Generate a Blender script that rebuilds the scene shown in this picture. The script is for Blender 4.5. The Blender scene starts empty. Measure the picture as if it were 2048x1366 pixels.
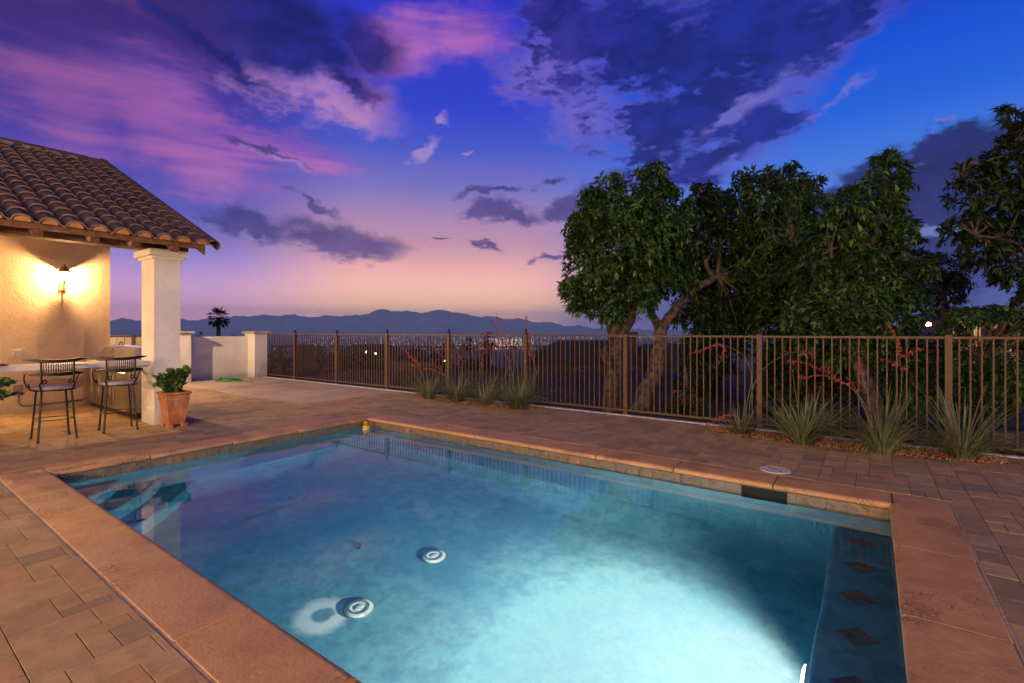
import bpy, math, random
import numpy as np
from mathutils import Vector, Matrix
random.seed(7); RNG = np.random.default_rng(11)
R = math.radians
scene = bpy.context.scene
COL = scene.collection

# ------------------------------------------------------------------ camera
YAW = R(36.2); FPX = 982.0; EYE = 1.5
FW = (-math.sin(YAW), math.cos(YAW)); RT = (math.cos(YAW), math.sin(YAW))
cam_d = bpy.data.cameras.new("camera"); cam = bpy.data.objects.new("camera", cam_d); COL.objects.link(cam)
cam.location = (0, 0, EYE); cam.rotation_euler = (R(90), 0, YAW)
cam_d.sensor_width = 36; cam_d.lens = FPX/2048*36; cam_d.shift_y = -20/2048
cam_d.clip_start = 0.05; cam_d.clip_end = 200000
scene.camera = cam

def at(px, py, t):
    """world point seen at photo column px, row py, t metres ahead of the camera plane"""
    r = (px-1024)/FPX*t
    return Vector((FW[0]*t+RT[0]*r, FW[1]*t+RT[1]*r, EYE+(663-py)/FPX*t))

# ------------------------------------------------------------------ colour helpers
def lin(r, g, b):
    f = lambda c: (c/255/12.92) if c/255 <= .04045 else ((c/255+.055)/1.055)**2.4
    return (f(r), f(g), f(b), 1)

# ------------------------------------------------------------------ sky
world = bpy.data.worlds.new("World"); scene.world = world; world.use_nodes = True
wt = world.node_tree; wt.nodes.clear()
class X:
    """node expression"""
    tree = wt
    def __init__(s, sock): s.s = sock
    @staticmethod
    def m(op, *a, clamp=False):
        n = X.tree.nodes.new("ShaderNodeMath"); n.operation = op; n.use_clamp = clamp
        for i, v in enumerate(a):
            if isinstance(v, X): X.tree.links.new(v.s, n.inputs[i])
            else: n.inputs[i].default_value = v
        return X(n.outputs[0])
    def __add__(s, o): return X.m('ADD', s, o)
    __radd__ = __add__
    def __sub__(s, o): return X.m('SUBTRACT', s, o)
    def __rsub__(s, o): return X.m('SUBTRACT', o, s)
    def __mul__(s, o): return X.m('MULTIPLY', s, o)
    __rmul__ = __mul__
    def __truediv__(s, o): return X.m('DIVIDE', s, o)
def smooth(x, a, b, lo=0.0, hi=1.0):
    n = X.tree.nodes.new("ShaderNodeMapRange"); n.interpolation_type = 'SMOOTHSTEP'
    X.tree.links.new(x.s, n.inputs['Value'])
    for k, v in zip(('From Min', 'From Max', 'To Min', 'To Max'), (a, b, lo, hi)): n.inputs[k].default_value = v
    return X(n.outputs['Result'])
def vmath(op, a, b):
    n = X.tree.nodes.new("ShaderNodeVectorMath"); n.operation = op
    for i, v in enumerate((a, b)):
        if v is None: continue
        if isinstance(v, X): X.tree.links.new(v.s, n.inputs[i])
        else: n.inputs[i].default_value = v
    return X(n.outputs['Value'] if op in ('DOT_PRODUCT', 'LENGTH') else n.outputs['Vector'])
def noise3(vec, scale, detail=5, rough=.55, dist=0.0):
    n = X.tree.nodes.new("ShaderNodeTexNoise"); X.tree.links.new(vec.s, n.inputs['Vector'])
    n.inputs['Scale'].default_value = scale; n.inputs['Detail'].default_value = detail
    n.inputs['Roughness'].default_value = rough; n.inputs['Distortion'].default_value = dist
    return X(n.outputs['Fac'])
def mixc(f, a, b):
    n = X.tree.nodes.new("ShaderNodeMix"); n.data_type = 'RGBA'
    if isinstance(f, X): X.tree.links.new(f.s, n.inputs[0])
    else: n.inputs[0].default_value = f
    for v, k in ((a, 6), (b, 7)):
        if isinstance(v, X): X.tree.links.new(v.s, n.inputs[k])
        else: n.inputs[k].default_value = v
    return X(n.outputs[2])
def ramp(x, stops):
    n = X.tree.nodes.new("ShaderNodeValToRGB"); X.tree.links.new(x.s, n.inputs[0])
    el = n.color_ramp.elements
    while len(el) < len(stops): el.new(.5)
    for e, (p, c) in zip(el, stops): e.position = p
    for e, (p, c) in zip(el, stops): e.color = c
    return X(n.outputs[0])

tc = wt.nodes.new("ShaderNodeTexCoord"); D = X(tc.outputs['Generated'])
rgt = vmath('DOT_PRODUCT', D, (RT[0], RT[1], 0)); fwd = vmath('DOT_PRODUCT', D, (FW[0], FW[1], 0))
up = vmath('DOT_PRODUCT', D, (0, 0, 1))
AZ = X.m('ARCTAN2', rgt, fwd)*57.2958
EL = X.m('ARCSINE', up)*57.2958
def azel(px, py):
    a = math.atan((px-1024)/FPX); return math.degrees(a), math.degrees(math.atan((663-py)*math.cos(a)/FPX))
elf = EL/45
def stops(px, rows):   # rows: photo row, sRGB
    return [(0.0 if y is None else max(0, azel(px, y)[1]/45), lin(*c)) for y, c in rows]
S_left = ramp(elf, stops(250, [(663, (225, 150, 170)), (600, (222, 160, 185)), (500, (150, 130, 205)), (400, (98, 94, 198)),
                               (300, (74, 64, 188)), (170, (66, 46, 162)), (60, (56, 34, 128)), (-160, (36, 24, 100))]))
S_mid = ramp(elf, stops(900, [(663, (255, 180, 122)), (610, (255, 192, 138)), (540, (250, 180, 168)), (460, (206, 156, 192)), (380, (132, 122, 204)),
                              (300, (74, 92, 210)), (220, (44, 66, 212)), (0, (40, 48, 200)), (-300, (20, 26, 120))]))
S_right = ramp(elf, stops(1750, [(663, (36, 52, 122)), (560, (64, 88, 170)), (400, (98, 135, 232)), (300, (66, 125, 238)), (210, (22, 102, 232)),
                                 (100, (0, 84, 224)), (0, (0, 64, 204)), (-220, (6, 30, 118))]))
wr = smooth(AZ, -1.0, 21.0)*smooth(AZ, 120, 175, 1, 0)
wm = smooth(AZ, -33, -16)
base = mixc(wr, mixc(wm, S_left, S_mid), S_right)

n_big = noise3(vmath('MULTIPLY', D, (1, 1, 1.7)), 3.2, 9, .60, .25)
n_fine = noise3(vmath('MULTIPLY', D, (1, 1, 2.0)), 10, 9, .66, .2)
n_vf = noise3(vmath('MULTIPLY', D, (1, 1, 2.4)), 34, 6, .65, .1)
sk = X.tree.nodes.new("ShaderNodeMapping"); wt.links.new(D.s, sk.inputs['Vector'])
sk.inputs['Rotation'].default_value = (0, 0, -YAW)
sk2 = X.tree.nodes.new("ShaderNodeMapping"); wt.links.new(sk.outputs[0], sk2.inputs['Vector'])
sk2.inputs['Rotation'].default_value = (0, R(-18), 0); sk2.inputs['Scale'].default_value = (.75, 1, 4.2)
n_streak = noise3(X(sk2.outputs[0]), 4.2, 7, .58, .55)
n_warp = noise3(D, 5, 3, .5)
AZw = AZ + (n_big-.5)*5 + (n_fine-.5)*7 + (n_vf-.5)*2.5
ELw = EL + (noise3(vmath('ADD', D, (3.1, 1.7, 5.0)), 7, 8, .62)-.5)*7 + (n_vf-.5)*1.5
comb = wt.nodes.new("ShaderNodeCombineXYZ"); wt.links.new(AZw.s, comb.inputs[0]); wt.links.new(ELw.s, comb.inputs[1])
P = X(comb.outputs[0])
def blob(px, py, rx, ry, rot=0):
    a0, e0 = azel(px, py); ca, ce = math.cos(R(a0)), math.cos(R(e0))
    sx = 57.2958/FPX*ca*ca; sy = 57.2958/FPX*ca*ce*ce
    c, s = math.cos(R(rot)), math.sin(R(rot))
    # image offsets: ix=(az-a0)/sx, iy=-(el-e0)/sy ; u=(ix c+iy s)/rx, v=(-ix s+iy c)/ry
    ua, ub = c/sx/rx, -s/sy/rx; va, vb = -s/sx/ry, -c/sy/ry
    u = vmath('DOT_PRODUCT', P, (ua, ub, 0)) - (ua*a0+ub*e0)
    v = vmath('DOT_PRODUCT', P, (va, vb, 0)) - (va*a0+vb*e0)
    return 1 - X.m('SQRT', u*u + v*v)
def field(lst):
    f = None
    for b in lst:
        g = blob(*b); f = g if f is None else X.m('SMOOTH_MAX', f, g, .25)
    return f
pink = field([(330, 230, 330, 150, 25), (560, 290, 260, 60, 4), (120, 190, 220, 190, 20), (720, 180, 110, 60, -25), (800, 90, 150, 80, -35), (930, 50, 130, 80, -20)])
lil = field([(1175, 225, 130, 85, 55), (1110, 130, 120, 110, 60), (1480, 215, 230, 60, -22), (1400, 345, 190, 55, -15), (1640, 110, 190, 50, -28), (700, 215, 110, 34, -20),
             (640, 190, 200, 60, 8), (1860, 360, 150, 60, -25), (1290, 280, 150, 70, 40)])
dark = field([(610, 105, 200, 78, 12), (430, 100, 210, 24, 20), (580, 30, 150, 60, 5), (740, 95, 90, 70, 45), (690, 165, 130, 34, 8)])
dark2 = field([(1290, 95, 230, 130, 15), (1500, 80, 300, 120, -12), (1390, 215, 200, 85, -18), (1310, 260, 110, 80, 45), (1120, 50, 120, 90, 60), (1680, 30, 190, 70, -25),
               (1410, 330, 130, 34, -20), (1390, 375, 80, 24, -10), (1290, 330, 60, 34, 30), (1530, 250, 90, 30, -15)])
dark3 = field([(500, 452, 105, 26, 15), (690, 482, 150, 36, 8), (625, 412, 85, 13, 20), (1010, 420, 88, 22, 5), (1145, 410, 70, 20, -10), (985, 380, 70, 10, 0), (1090, 368, 40, 11, 0),
               (975, 485, 42, 12, 20), (1105, 505, 36, 11, 10), (530, 300, 95, 11, 14), (1190, 372, 80, 20, -8), (870, 470, 30, 6, 0)])
dark4 = field([(1720, 400, 180, 62, -10), (1860, 425, 230, 95, -12), (1930, 320, 150, 66, -22), (2010, 275, 110, 26, -15), (1880, 525, 220, 75, 0), (2130, 400, 200, 180, 0), (1700, 580, 200, 60, 0)])
wisp = field([(885, 230, 16, 26, 20), (855, 292, 40, 17, -50), (933, 296, 20, 8, 0), (1500, 205, 120, 22, -25), (1700, 175, 60, 16, -20), (1905, 236, 30, 8, 0), (560, 318, 80, 9, 14)])
nb = (n_big-.5); nf = (n_fine-.5)*1.3 + (n_vf-.5)*.7
m_pink = smooth(pink*1.0 + (n_streak-.5)*1.7 + nb*.6, .0, .85)
m_lil = smooth(lil + nb*1.6 + nf*.9, -.12, .9)
m_dark = smooth(dark + nb*1.0 + (n_streak-.5)*1.5 + nf*.5, .0, .75)
m_dark2 = smooth(dark2 + nb*1.7 + nf*2.3, -.08, .50)
m_rim2 = smooth(dark2 + nb*1.9 + nf*1.7, -.30, .12)
m_dark3 = smooth(dark3 + nb*.7 + nf*.8 + (n_streak-.5)*.9, -.12, .62)
m_dark4 = smooth(dark4 + nb*1.2 + nf*1.5, -.22, .34)
m_wisp = smooth(wisp + nf*2.0, -.05, .9)
# loose cloud elsewhere in the sky, outside and above the view
gen = smooth(nb + smooth(EL, 28, 50)*.12 + smooth(X.m('ABSOLUTE', AZ), 50, 75)*.12, .10, .26)*smooth(EL, 3, 12)
gen = gen*X.m('MAXIMUM', smooth(EL, 32, 45), smooth(X.m('ABSOLUTE', AZ), 50, 65))
bank = smooth(blob(1330, 640, 330, 52, 0) + nb*.6, -.05, .75)
azr = smooth(AZ, -5, 18)
c = mixc(m_pink*.85, base, mixc(smooth(n_streak, .35, .7), lin(130, 80, 186), mixc(smooth(EL, 8, 20), lin(222, 140, 196), lin(196, 112, 192))))
c = mixc(smooth(AZ, -24, -50)*smooth(EL, 8, 24)*.5, c, lin(60, 30, 100))
c = mixc(m_lil*.75, c, mixc(azr, mixc(smooth(AZ, -14, 2), lin(214, 150, 196), lin(150, 118, 206)), lin(104, 100, 200)))
c = mixc(m_rim2*.45, c, lin(88, 78, 190))
c = mixc(m_dark2*.94, c, mixc(smooth(n_fine, .42, .66), lin(0, 20, 112), mixc(azr, lin(60, 40, 150), lin(22, 40, 152))))
c = mixc(m_dark*.93, c, mixc(smooth(n_fine, .4, .7), lin(8, 14, 100), lin(36, 30, 140)))
c = mixc(m_dark3*.82, c, mixc(smooth(n_fine, .4, .7), lin(44, 42, 118), lin(88, 68, 146)))
c = mixc(m_dark4*.95, c, mixc(smooth(n_fine, .38, .68), lin(4, 16, 78), lin(26, 32, 118)))
c = mixc(smooth(blob(1865, 468, 90, 20, -6) + nf*1.4, .1, .6)*.8, c, lin(120, 140, 205))
c = mixc(m_wisp*.7, c, mixc(azr, lin(190, 150, 215), lin(126, 120, 215)))
c = mixc(bank*.8, c, lin(74, 76, 130))
c = mixc(gen*.8, c, lin(44, 36, 118))
c = mixc(smooth(EL, -1.5, -.2, 1, 0), c, lin(40, 44, 90))
lift = vmath('SCALE', c, None); lift.s.node.inputs['Scale'].default_value = 1.0
wt.links.new((smooth(EL, 0, 11, 2.6, 1.0)).s, lift.s.node.inputs['Scale']); c = lift
bg = wt.nodes.new("ShaderNodeBackground"); wt.links.new(c.s, bg.inputs[0]); bg.inputs[1].default_value = 1.0
wo = wt.nodes.new("ShaderNodeOutputWorld"); wt.links.new(bg.outputs[0], wo.inputs[0])
try: world.cycles.sampling_method = 'MANUAL'; world.cycles.sample_map_resolution = 512
except Exception: pass

# ------------------------------------------------------------------ sun (last warm glow, low behind the camera)
sun_d = bpy.data.lights.new("sun", 'SUN'); sun = bpy.data.objects.new("sun", sun_d); COL.objects.link(sun)
sun_d.energy = 1.1; sun_d.angle = R(14); sun_d.color = (1.0, .74, .52)
sv = Vector((-.55, .72, -.45)).normalized()
sun.rotation_euler = sv.to_track_quat('-Z', 'Y').to_euler()

scene.view_settings.view_transform = 'Standard'; scene.view_settings.look = 'None'
scene.view_settings.exposure = 0; scene.view_settings.gamma = 1; scene.view_settings.use_curve_mapping = False
scene.render.engine = 'CYCLES'
cy = scene.cycles
cy.use_denoising = True
cy.max_bounces = 7; cy.diffuse_bounces = 3; cy.glossy_bounces = 3; cy.transmission_bounces = 6; cy.transparent_max_bounces = 12; cy.volume_bounces = 1
cy.sample_clamp_indirect = 4; cy.caustics_refractive = True; cy.caustics_reflective = False; cy.blur_glossy = .5

# ------------------------------------------------------------------ materials
def new_mat(name):
    m = bpy.data.materials.new(name); m.use_nodes = True; t = m.node_tree
    X.tree = t
    return m, t, t.nodes['Principled BSDF'], t.nodes['Material Output']
def coords(kind='pos'):
    if kind == 'pos':
        return X(X.tree.nodes.new("ShaderNodeNewGeometry").outputs['Position'])
    return X(X.tree.nodes.new("ShaderNodeTexCoord").outputs['Object'])
def bump(b, h, strength, dist):
    n = X.tree.nodes.new("ShaderNodeBump"); n.inputs['Strength'].default_value = strength; n.inputs['Distance'].default_value = dist
    X.tree.links.new(h.s, n.inputs['Height']); X.tree.links.new(n.outputs[0], b.inputs['Normal'])
def L(a, b): X.tree.links.new(a.s, b)
def M(name, c1, c2=None, scale=6, rough=.7, metal=0, bs=0, bd=.002, bscale=60, kind='pos', spec=.5, lo=.35, hi=.65, detail=5):
    m, t, b, o = new_mat(name)
    p = coords(kind)
    if c2 is not None: L(mixc(smooth(noise3(p, scale, detail), lo, hi), c1, c2), b.inputs['Base Color'])
    else: b.inputs['Base Color'].default_value = c1
    b.inputs['Roughness'].default_value = rough; b.inputs['Metallic'].default_value = metal
    b.inputs['Specular IOR Level'].default_value = spec
    if bs: bump(b, noise3(p, bscale, 4, .6), bs, bd)
    return m
def C(r, g, b): return (r, g, b, 1)

def stucco(name, c1, c2):
    m, t, b, o = new_mat(name); p = coords()
    n1 = noise3(p, 2.2, 6, .6); n2 = noise3(p, 14, 5, .6); sx = X.tree.nodes.new("ShaderNodeSeparateXYZ"); L(p, sx.inputs[0]); z = X(sx.outputs[2])
    colp = mixc(smooth(n1, .38, .64), c1, c2); colp = mixc(smooth(n2, .55, .75)*.22, colp, C(.40, .33, .27))
    colp = mixc(smooth(z + (n2-.5)*.35 + (n1-.5)*.3, -.02, .26, 1, 0)*.45, colp, C(.26, .20, .15))
    L(colp, b.inputs['Base Color']); b.inputs['Roughness'].default_value = .92
    bump(b, noise3(p, 34, 6, .6)*1.0 + n2*.9 + noise3(p, 110, 3, .6)*.35, .8, .009); return m
stucco_warm = stucco("stucco_warm", C(.66, .52, .36), C(.58, .45, .30))
stucco_white = stucco("stucco_white", C(.78, .74, .68), C(.70, .66, .60))
stone_white = M("painted_counter", C(.70, .66, .62), C(.64, .60, .56), 8, .35)
wood_dark = M("dark_wood", C(.22, .105, .048), C(.13, .06, .03), 12, .65, bs=.4, bd=.003, bscale=40)
iron_black = M("black_iron", C(.008, .006, .005), C(.014, .010, .008), 30, .45, metal=.3, kind='obj')
steel = M("brushed_steel", C(.55, .50, .45), C(.44, .40, .36), 14, .28, metal=.95, kind='obj')
steel_dark = M("dark_seam", C(.05, .045, .04), rough=.5, metal=.5)
chrome = M("chrome", C(.8, .78, .75), rough=.12, metal=1)
fabric = M("cushion_fabric", C(.40, .33, .33), C(.26, .22, .23), 22, .9, bs=.5, bd=.006, bscale=18, kind='obj')
fence_paint = M("fence_brown_paint", C(.125, .070, .038), C(.092, .052, .029), 20, .5, bs=.15, bscale=120, spec=.35)
finial_mat = M("dark_finial", C(.03, .022, .016), rough=.4, metal=.4)
plastic_white = M("white_plastic", C(.62, .62, .62), C(.5, .5, .5), 15, .4)
plastic_cream = M("cream_plastic", C(.60, .55, .48), rough=.45)
kerb_mat = M("white_kerb", C(.62, .60, .62), C(.38, .36, .36), 9, .8, bs=.4, bd=.005, bscale=40)
mortar = M("pale_mortar", C(.40, .34, .29), C(.28, .23, .19), 30, .95, bs=.5, bd=.003, bscale=150)
mortar_or = M("orange_mortar", C(.52, .27, .10), C(.38, .18, .065), 25, .9, bs=.4, bscale=120)
bed_mat = M("joint_sand", C(.075, .055, .04), C(.045, .034, .026), 40, .95)
dirt = M("dry_dirt", C(.020, .013, .006), C(.008, .0055, .003), .9, .95, bs=.8, bd=.05, bscale=6, lo=.3, hi=.7, detail=8)
valley_mat = M("valley_ground", C(.03, .028, .03), C(.015, .016, .02), .0004, .95, lo=.4, hi=.6)
mountain_mat = M("mountain_rock", C(.26, .25, .26), C(.19, .185, .20), .0003, .95)
bark = M("bark", C(.13, .092, .068), C(.045, .032, .024), 9, .9, bs=1, bd=.03, bscale=16, lo=.4, hi=.6, detail=8)
soil = M("potting_soil", C(.03, .018, .012), C(.015, .01, .007), 40, .95, bs=1, bd=.01, bscale=60)
hose_mat = M("green_hose", C(.03, .30, .05), C(.02, .20, .04), 20, .4, kind='obj')
red_glaze = M("red_glaze", C(.50, .03, .02), rough=.3)
roof_far = M("far_roof", C(.020, .024, .034), C(.012, .015, .022), 3, .8)
wall_far = M("far_wall", C(.060, .042, .032), C(.045, .032, .025), 1.2, .9)
window_dark = M("dark_window", C(.02, .025, .04), rough=.12)
palm_trunk = M("palm_trunk", C(.05, .037, .03), C(.025, .02, .016), 9, .9)
far_black = M("far_fence_paint", C(.012, .012, .016), rough=.6)
twig_mat = M("twig", C(.05, .035, .025), rough=.9)
drain_mat = M("drain_plastic", C(.80, .84, .80), C(.62, .68, .64), 30, .4)
hole_mat = M("painted_hole_shade", C(.004, .005, .006), rough=.9)  # near-black colour for the shade inside openings that are not cut
duck_y = M("duck_vinyl", C(.82, .46, .015), rough=.35); duck_o = M("beak_vinyl", C(.75, .13, .02), rough=.35); duck_b = M("black_lens", C(.01, .01, .01), rough=.15)
duck_w = M("float_collar", C(.8, .8, .72), rough=.4)
bronze = M("aged_bronze", C(.34, .17, .07), C(.16, .08, .035), 40, .5, metal=.5, bs=.4, bd=.003, bscale=90)
leaf_dead = M("dead_leaf", C(.03, .02, .018), rough=.8)

def emis(name, col, s, sampled=False):
    m, t, b, o = new_mat(name); t.nodes.remove(b)
    e = t.nodes.new("ShaderNodeEmission"); e.inputs[0].default_value = col; e.inputs[1].default_value = s
    t.links.new(e.outputs[0], o.inputs[0])
    if not sampled: m.cycles.emission_sampling = 'NONE'
    return m
bulb = emis("warm_bulb", (1, .62, .26, 1), 26)
pool_lens = emis("pool_lens", (1, .97, .86, 1), 9)
lit_win = emis("lit_window", (1, .55, .2, 1), 1.2)
far_lamp = emis("far_lamp_glow", (1, .62, .25, 1), 18)
fridge_glow = emis("fridge_strip", (1, .78, .4, 1), 3.0)

# glass of the lantern: clear pane that also glows from the frosted bulb behind it
m, t, b, o = new_mat("lantern_glass"); t.nodes.remove(b)
tr = t.nodes.new("ShaderNodeBsdfTransparent"); em = t.nodes.new("ShaderNodeEmission"); em.inputs[0].default_value = (1, .70, .34, 1); em.inputs[1].default_value = 5
mx = t.nodes.new("ShaderNodeMixShader"); mx.inputs[0].default_value = .5
t.links.new(tr.outputs[0], mx.inputs[1]); t.links.new(em.outputs[0], mx.inputs[2]); t.links.new(mx.outputs[0], o.inputs[0]); m.cycles.emission_sampling = 'NONE'
lantern_glass = m

# leaf materials: colour by leaf
def leafmat(name, a, b2, c3=None, rough=.5, trans=.25):
    m, t, b, o = new_mat(name)
    g = t.nodes.new("ShaderNodeNewGeometry"); r = X(g.outputs['Random Per Island'])
    st = [(0, a), (.6, b2), (1, c3 or b2)]
    col = ramp(r, st); nz = noise3(coords(), 1.7, 3, .6)
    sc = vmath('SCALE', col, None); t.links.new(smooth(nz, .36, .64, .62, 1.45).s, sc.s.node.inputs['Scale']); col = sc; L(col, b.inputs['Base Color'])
    b.inputs['Roughness'].default_value = rough; b.inputs['Specular IOR Level'].default_value = .35
    tl = t.nodes.new("ShaderNodeBsdfTranslucent"); t.links.new(col.s, tl.inputs[0])
    mx = t.nodes.new("ShaderNodeMixShader"); mx.inputs[0].default_value = trans
    t.links.new(b.outputs[0], mx.inputs[1]); t.links.new(tl.outputs[0], mx.inputs[2]); t.links.new(mx.outputs[0], o.inputs[0])
    return m
leaf_tree = leafmat("tree_leaf", C(.022, .055, .015), C(.055, .120, .028), C(.105, .190, .045), .42)
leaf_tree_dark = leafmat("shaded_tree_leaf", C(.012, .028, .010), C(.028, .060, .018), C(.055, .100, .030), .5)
leaf_far = leafmat("far_leaf", C(.006, .009, .007), C(.012, .016, .011), C(.02, .024, .016), .7)
leaf_pot = leafmat("shrub_leaf", C(.060, .125, .035), C(.10, .19, .05), C(.17, .26, .08), .35)
leaf_yucca = leafmat("yucca_leaf", C(.070, .115, .058), C(.135, .185, .090), C(.26, .23, .12), .5, .1)
leaf_palm = leafmat("palm_leaf", C(.010, .012, .010), C(.016, .02, .014), C(.022, .026, .018), .6)
petal_coral = leafmat("coral_petal", C(.30, .030, .045), C(.42, .055, .065), C(.46, .13, .12), .6)
petal_red = leafmat("red_petal", C(.30, .008, .02), C(.42, .02, .03), C(.5, .03, .05), .5)
stalk_mat = M("flower_stalk", C(.20, .13, .10), C(.13, .12, .06), 9, .7)
stalk_green = M("green_stalk", C(.11, .14, .035), C(.14, .12, .05), 9, .7)

# gravel
m, t, b, o = new_mat("orange_gravel")
g = t.nodes.new("ShaderNodeNewGeometry"); L(ramp(X(g.outputs['Random Per Island']), [(0, C(.20, .075, .032)), (.5, C(.40, .17, .075)), (.85, C(.52, .25, .12)), (1, C(.55, .42, .32))]), b.inputs['Base Color'])
b.inputs['Roughness'].default_value = .85; gravel_mat = m

# pavers: tone attribute picks the blend
m, t, b, o = new_mat("concrete_paver")
a = t.nodes.new("ShaderNodeAttribute"); a.attribute_name = 'tone'; tone = X(a.outputs['Fac']); p = coords()
pv = ramp(tone, [(0, C(.20, .155, .115)), (.22, C(.25, .185, .125)), (.5, C(.31, .215, .135)), (.78, C(.36, .26, .16)), (1, C(.33, .205, .125))])
n1 = noise3(p, 7, 6, .6); n2 = noise3(vmath('MULTIPLY', p, (3, 22, 1)), 3, 5, .6)
colp = mixc(smooth(n1, .40, .66)*.5, pv, C(.17, .13, .10)); colp = mixc(smooth(n2, .5, .75)*.35, colp, C(.40, .27, .17))
colp = vmath('MULTIPLY', colp, (1.2, 1.12, .98)); L(colp, b.inputs['Base Color']); b.inputs['Roughness'].default_value = .78; b.inputs['Specular IOR Level'].default_value = .35
bump(b, noise3(p, 70, 6, .65) + n1*1.5, .55, .004); paver_mat = m

# coping
m, t, b, o = new_mat("terracotta_coping"); p = coords()
n1 = noise3(p, 3.2, 6, .6); n2 = noise3(p, 2.3, 3, .5); n3 = noise3(p, 55, 4, .7); n4 = noise3(p, 14, 4, .6)
oi = t.nodes.new("ShaderNodeObjectInfo"); rr = X(oi.outputs['Random'])
colp = mixc(smooth(n1, .35, .65), C(.43, .225, .095), C(.56, .31, .13))
colp = mixc(rr*.6, colp, C(.42, .235, .15))
colp = mixc(smooth(n2, .50, .64)*smooth(n3, .46, .58)*.8, colp, C(.11, .052, .035))
colp = mixc(smooth(n4, .54, .70)*.40, colp, C(.60, .37, .21)); colp = mixc(smooth(noise3(p, 26, 6, .75), .56, .70)*.35, colp, C(.24, .13, .075))
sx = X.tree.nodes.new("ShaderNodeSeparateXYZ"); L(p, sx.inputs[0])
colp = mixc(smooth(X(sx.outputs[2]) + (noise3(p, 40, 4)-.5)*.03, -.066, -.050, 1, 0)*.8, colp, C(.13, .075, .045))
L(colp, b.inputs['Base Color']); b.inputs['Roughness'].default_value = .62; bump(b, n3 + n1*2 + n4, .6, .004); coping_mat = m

# concrete slabs
slab_mat = M("broomed_concrete", C(.44, .33, .25), C(.35, .26, .20), 1.6, .85, bs=.4, bd=.003, bscale=80, lo=.3, hi=.7, detail=8)

# waterline slate tile
m, t, b, o = new_mat("slate_waterline_tile"); p = coords()
oi = t.nodes.new("ShaderNodeObjectInfo"); rr = X(oi.outputs['Random'])
q = vmath('ADD', p, None); n = X.tree.nodes.new("ShaderNodeCombineXYZ"); L(rr*40, n.inputs[0]); pp = vmath('ADD', p, X(n.outputs[0]))
n1 = noise3(p, 11, 8, .72, 1.0)*.8 + noise3(pp, 5, 4, .6)*.2; n2 = noise3(p, 4, 5, .6)
colp = ramp(n1, [(.30, C(.03, .026, .022)), (.42, C(.10, .08, .058)), (.50, C(.20, .165, .125)), (.57, C(.09, .075, .058)), (.70, C(.32, .17, .075))])
colp = mixc(smooth(n2, .56, .66)*.6, colp, C(.42, .20, .08)); L(colp, b.inputs['Base Color']); b.inputs['Roughness'].default_value = .5
bump(b, n1, .8, .01); tile_mat = m

# pool plaster with mottling and a worn pale ring round an old stain
m, t, b, o = new_mat("pool_plaster"); p = coords()
n1 = noise3(p, 1.1, 7, .62, .4); n2 = noise3(p, 6, 7, .7, .3); n3 = noise3(p, 26, 5, .65)
colp = mixc(smooth(n1, .36, .64), C(.075, .27, .37), C(.14, .38, .46)); colp = mixc(smooth(n2, .42, .62)*.6, colp, C(.045, .18, .28))
dv = vmath('SUBTRACT', p, (-3.57, 2.29, -1.5)); r_ = vmath('LENGTH', dv, None) + (n2-.5)*.12 + (n3-.5)*.06
ring = smooth(r_, .06, .11)*smooth(r_, .15, .26, 1, 0); colp = mixc(ring*.9, colp, C(.85, .9, .88))
colp = mixc(smooth(r_, .03, .09, 1, 0)*smooth(n3, .45, .55)*.6, colp, C(.24, .30, .32))
colp = mixc(smooth(noise3(p, 38, 2, .4), .74, .78)*.7, colp, C(.08, .1, .1))
L(colp, b.inputs['Base Color']); b.inputs['Roughness'].default_value = .8; bump(b, n2 + n3*.4, .25, .01); plaster = m

# roof tiles: clay, colour per tile
m, t, b, o = new_mat("clay_roof_tile"); p = coords('obj')
oi = t.nodes.new("ShaderNodeObjectInfo"); rr = X(oi.outputs['Random'])
pc = ramp(rr, [(0, C(.030, .027, .036)), (.35, C(.050, .038, .044)), (.7, C(.085, .050, .046)), (1, C(.070, .058, .066))])
cm = X.tree.nodes.new("ShaderNodeCombineXYZ"); L(rr*30, cm.inputs[0]); pp = vmath('ADD', p, X(cm.outputs[0]))
n1 = noise3(pp, 9, 6, .65)
sx = X.tree.nodes.new("ShaderNodeSeparateXYZ"); L(p, sx.inputs[0])
pc = mixc(smooth(n1, .5, .72)*.5, pc, C(.05, .042, .045))
L(mixc(smooth(X(sx.outputs[0]), -.014, -.002)*.8, pc, C(.30, .165, .11)), b.inputs['Base Color']); b.inputs['Roughness'].default_value = .8; bump(b, noise3(pp, 60, 4), .3, .003); rooftile_mat = m

# terracotta pot
m, t, b, o = new_mat("terracotta_pot"); p = coords()
n1 = noise3(p, 6, 6, .6); n2 = noise3(vmath('MULTIPLY', p, (3, 3, 1)), 5, 6, .65)
colp = mixc(smooth(n1, .35, .65), C(.36, .125, .045), C(.50, .20, .08)); colp = mixc(smooth(n2, .52, .70)*.55, colp, C(.58, .38, .26)); colp = mixc(smooth(n2, .25, .42, 1, 0)*.6, colp, C(.16, .05, .022))
L(colp, b.inputs['Base Color']); b.inputs['Roughness'].default_value = .8; bump(b, n2, .3, .004); pot_mat = m

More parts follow.
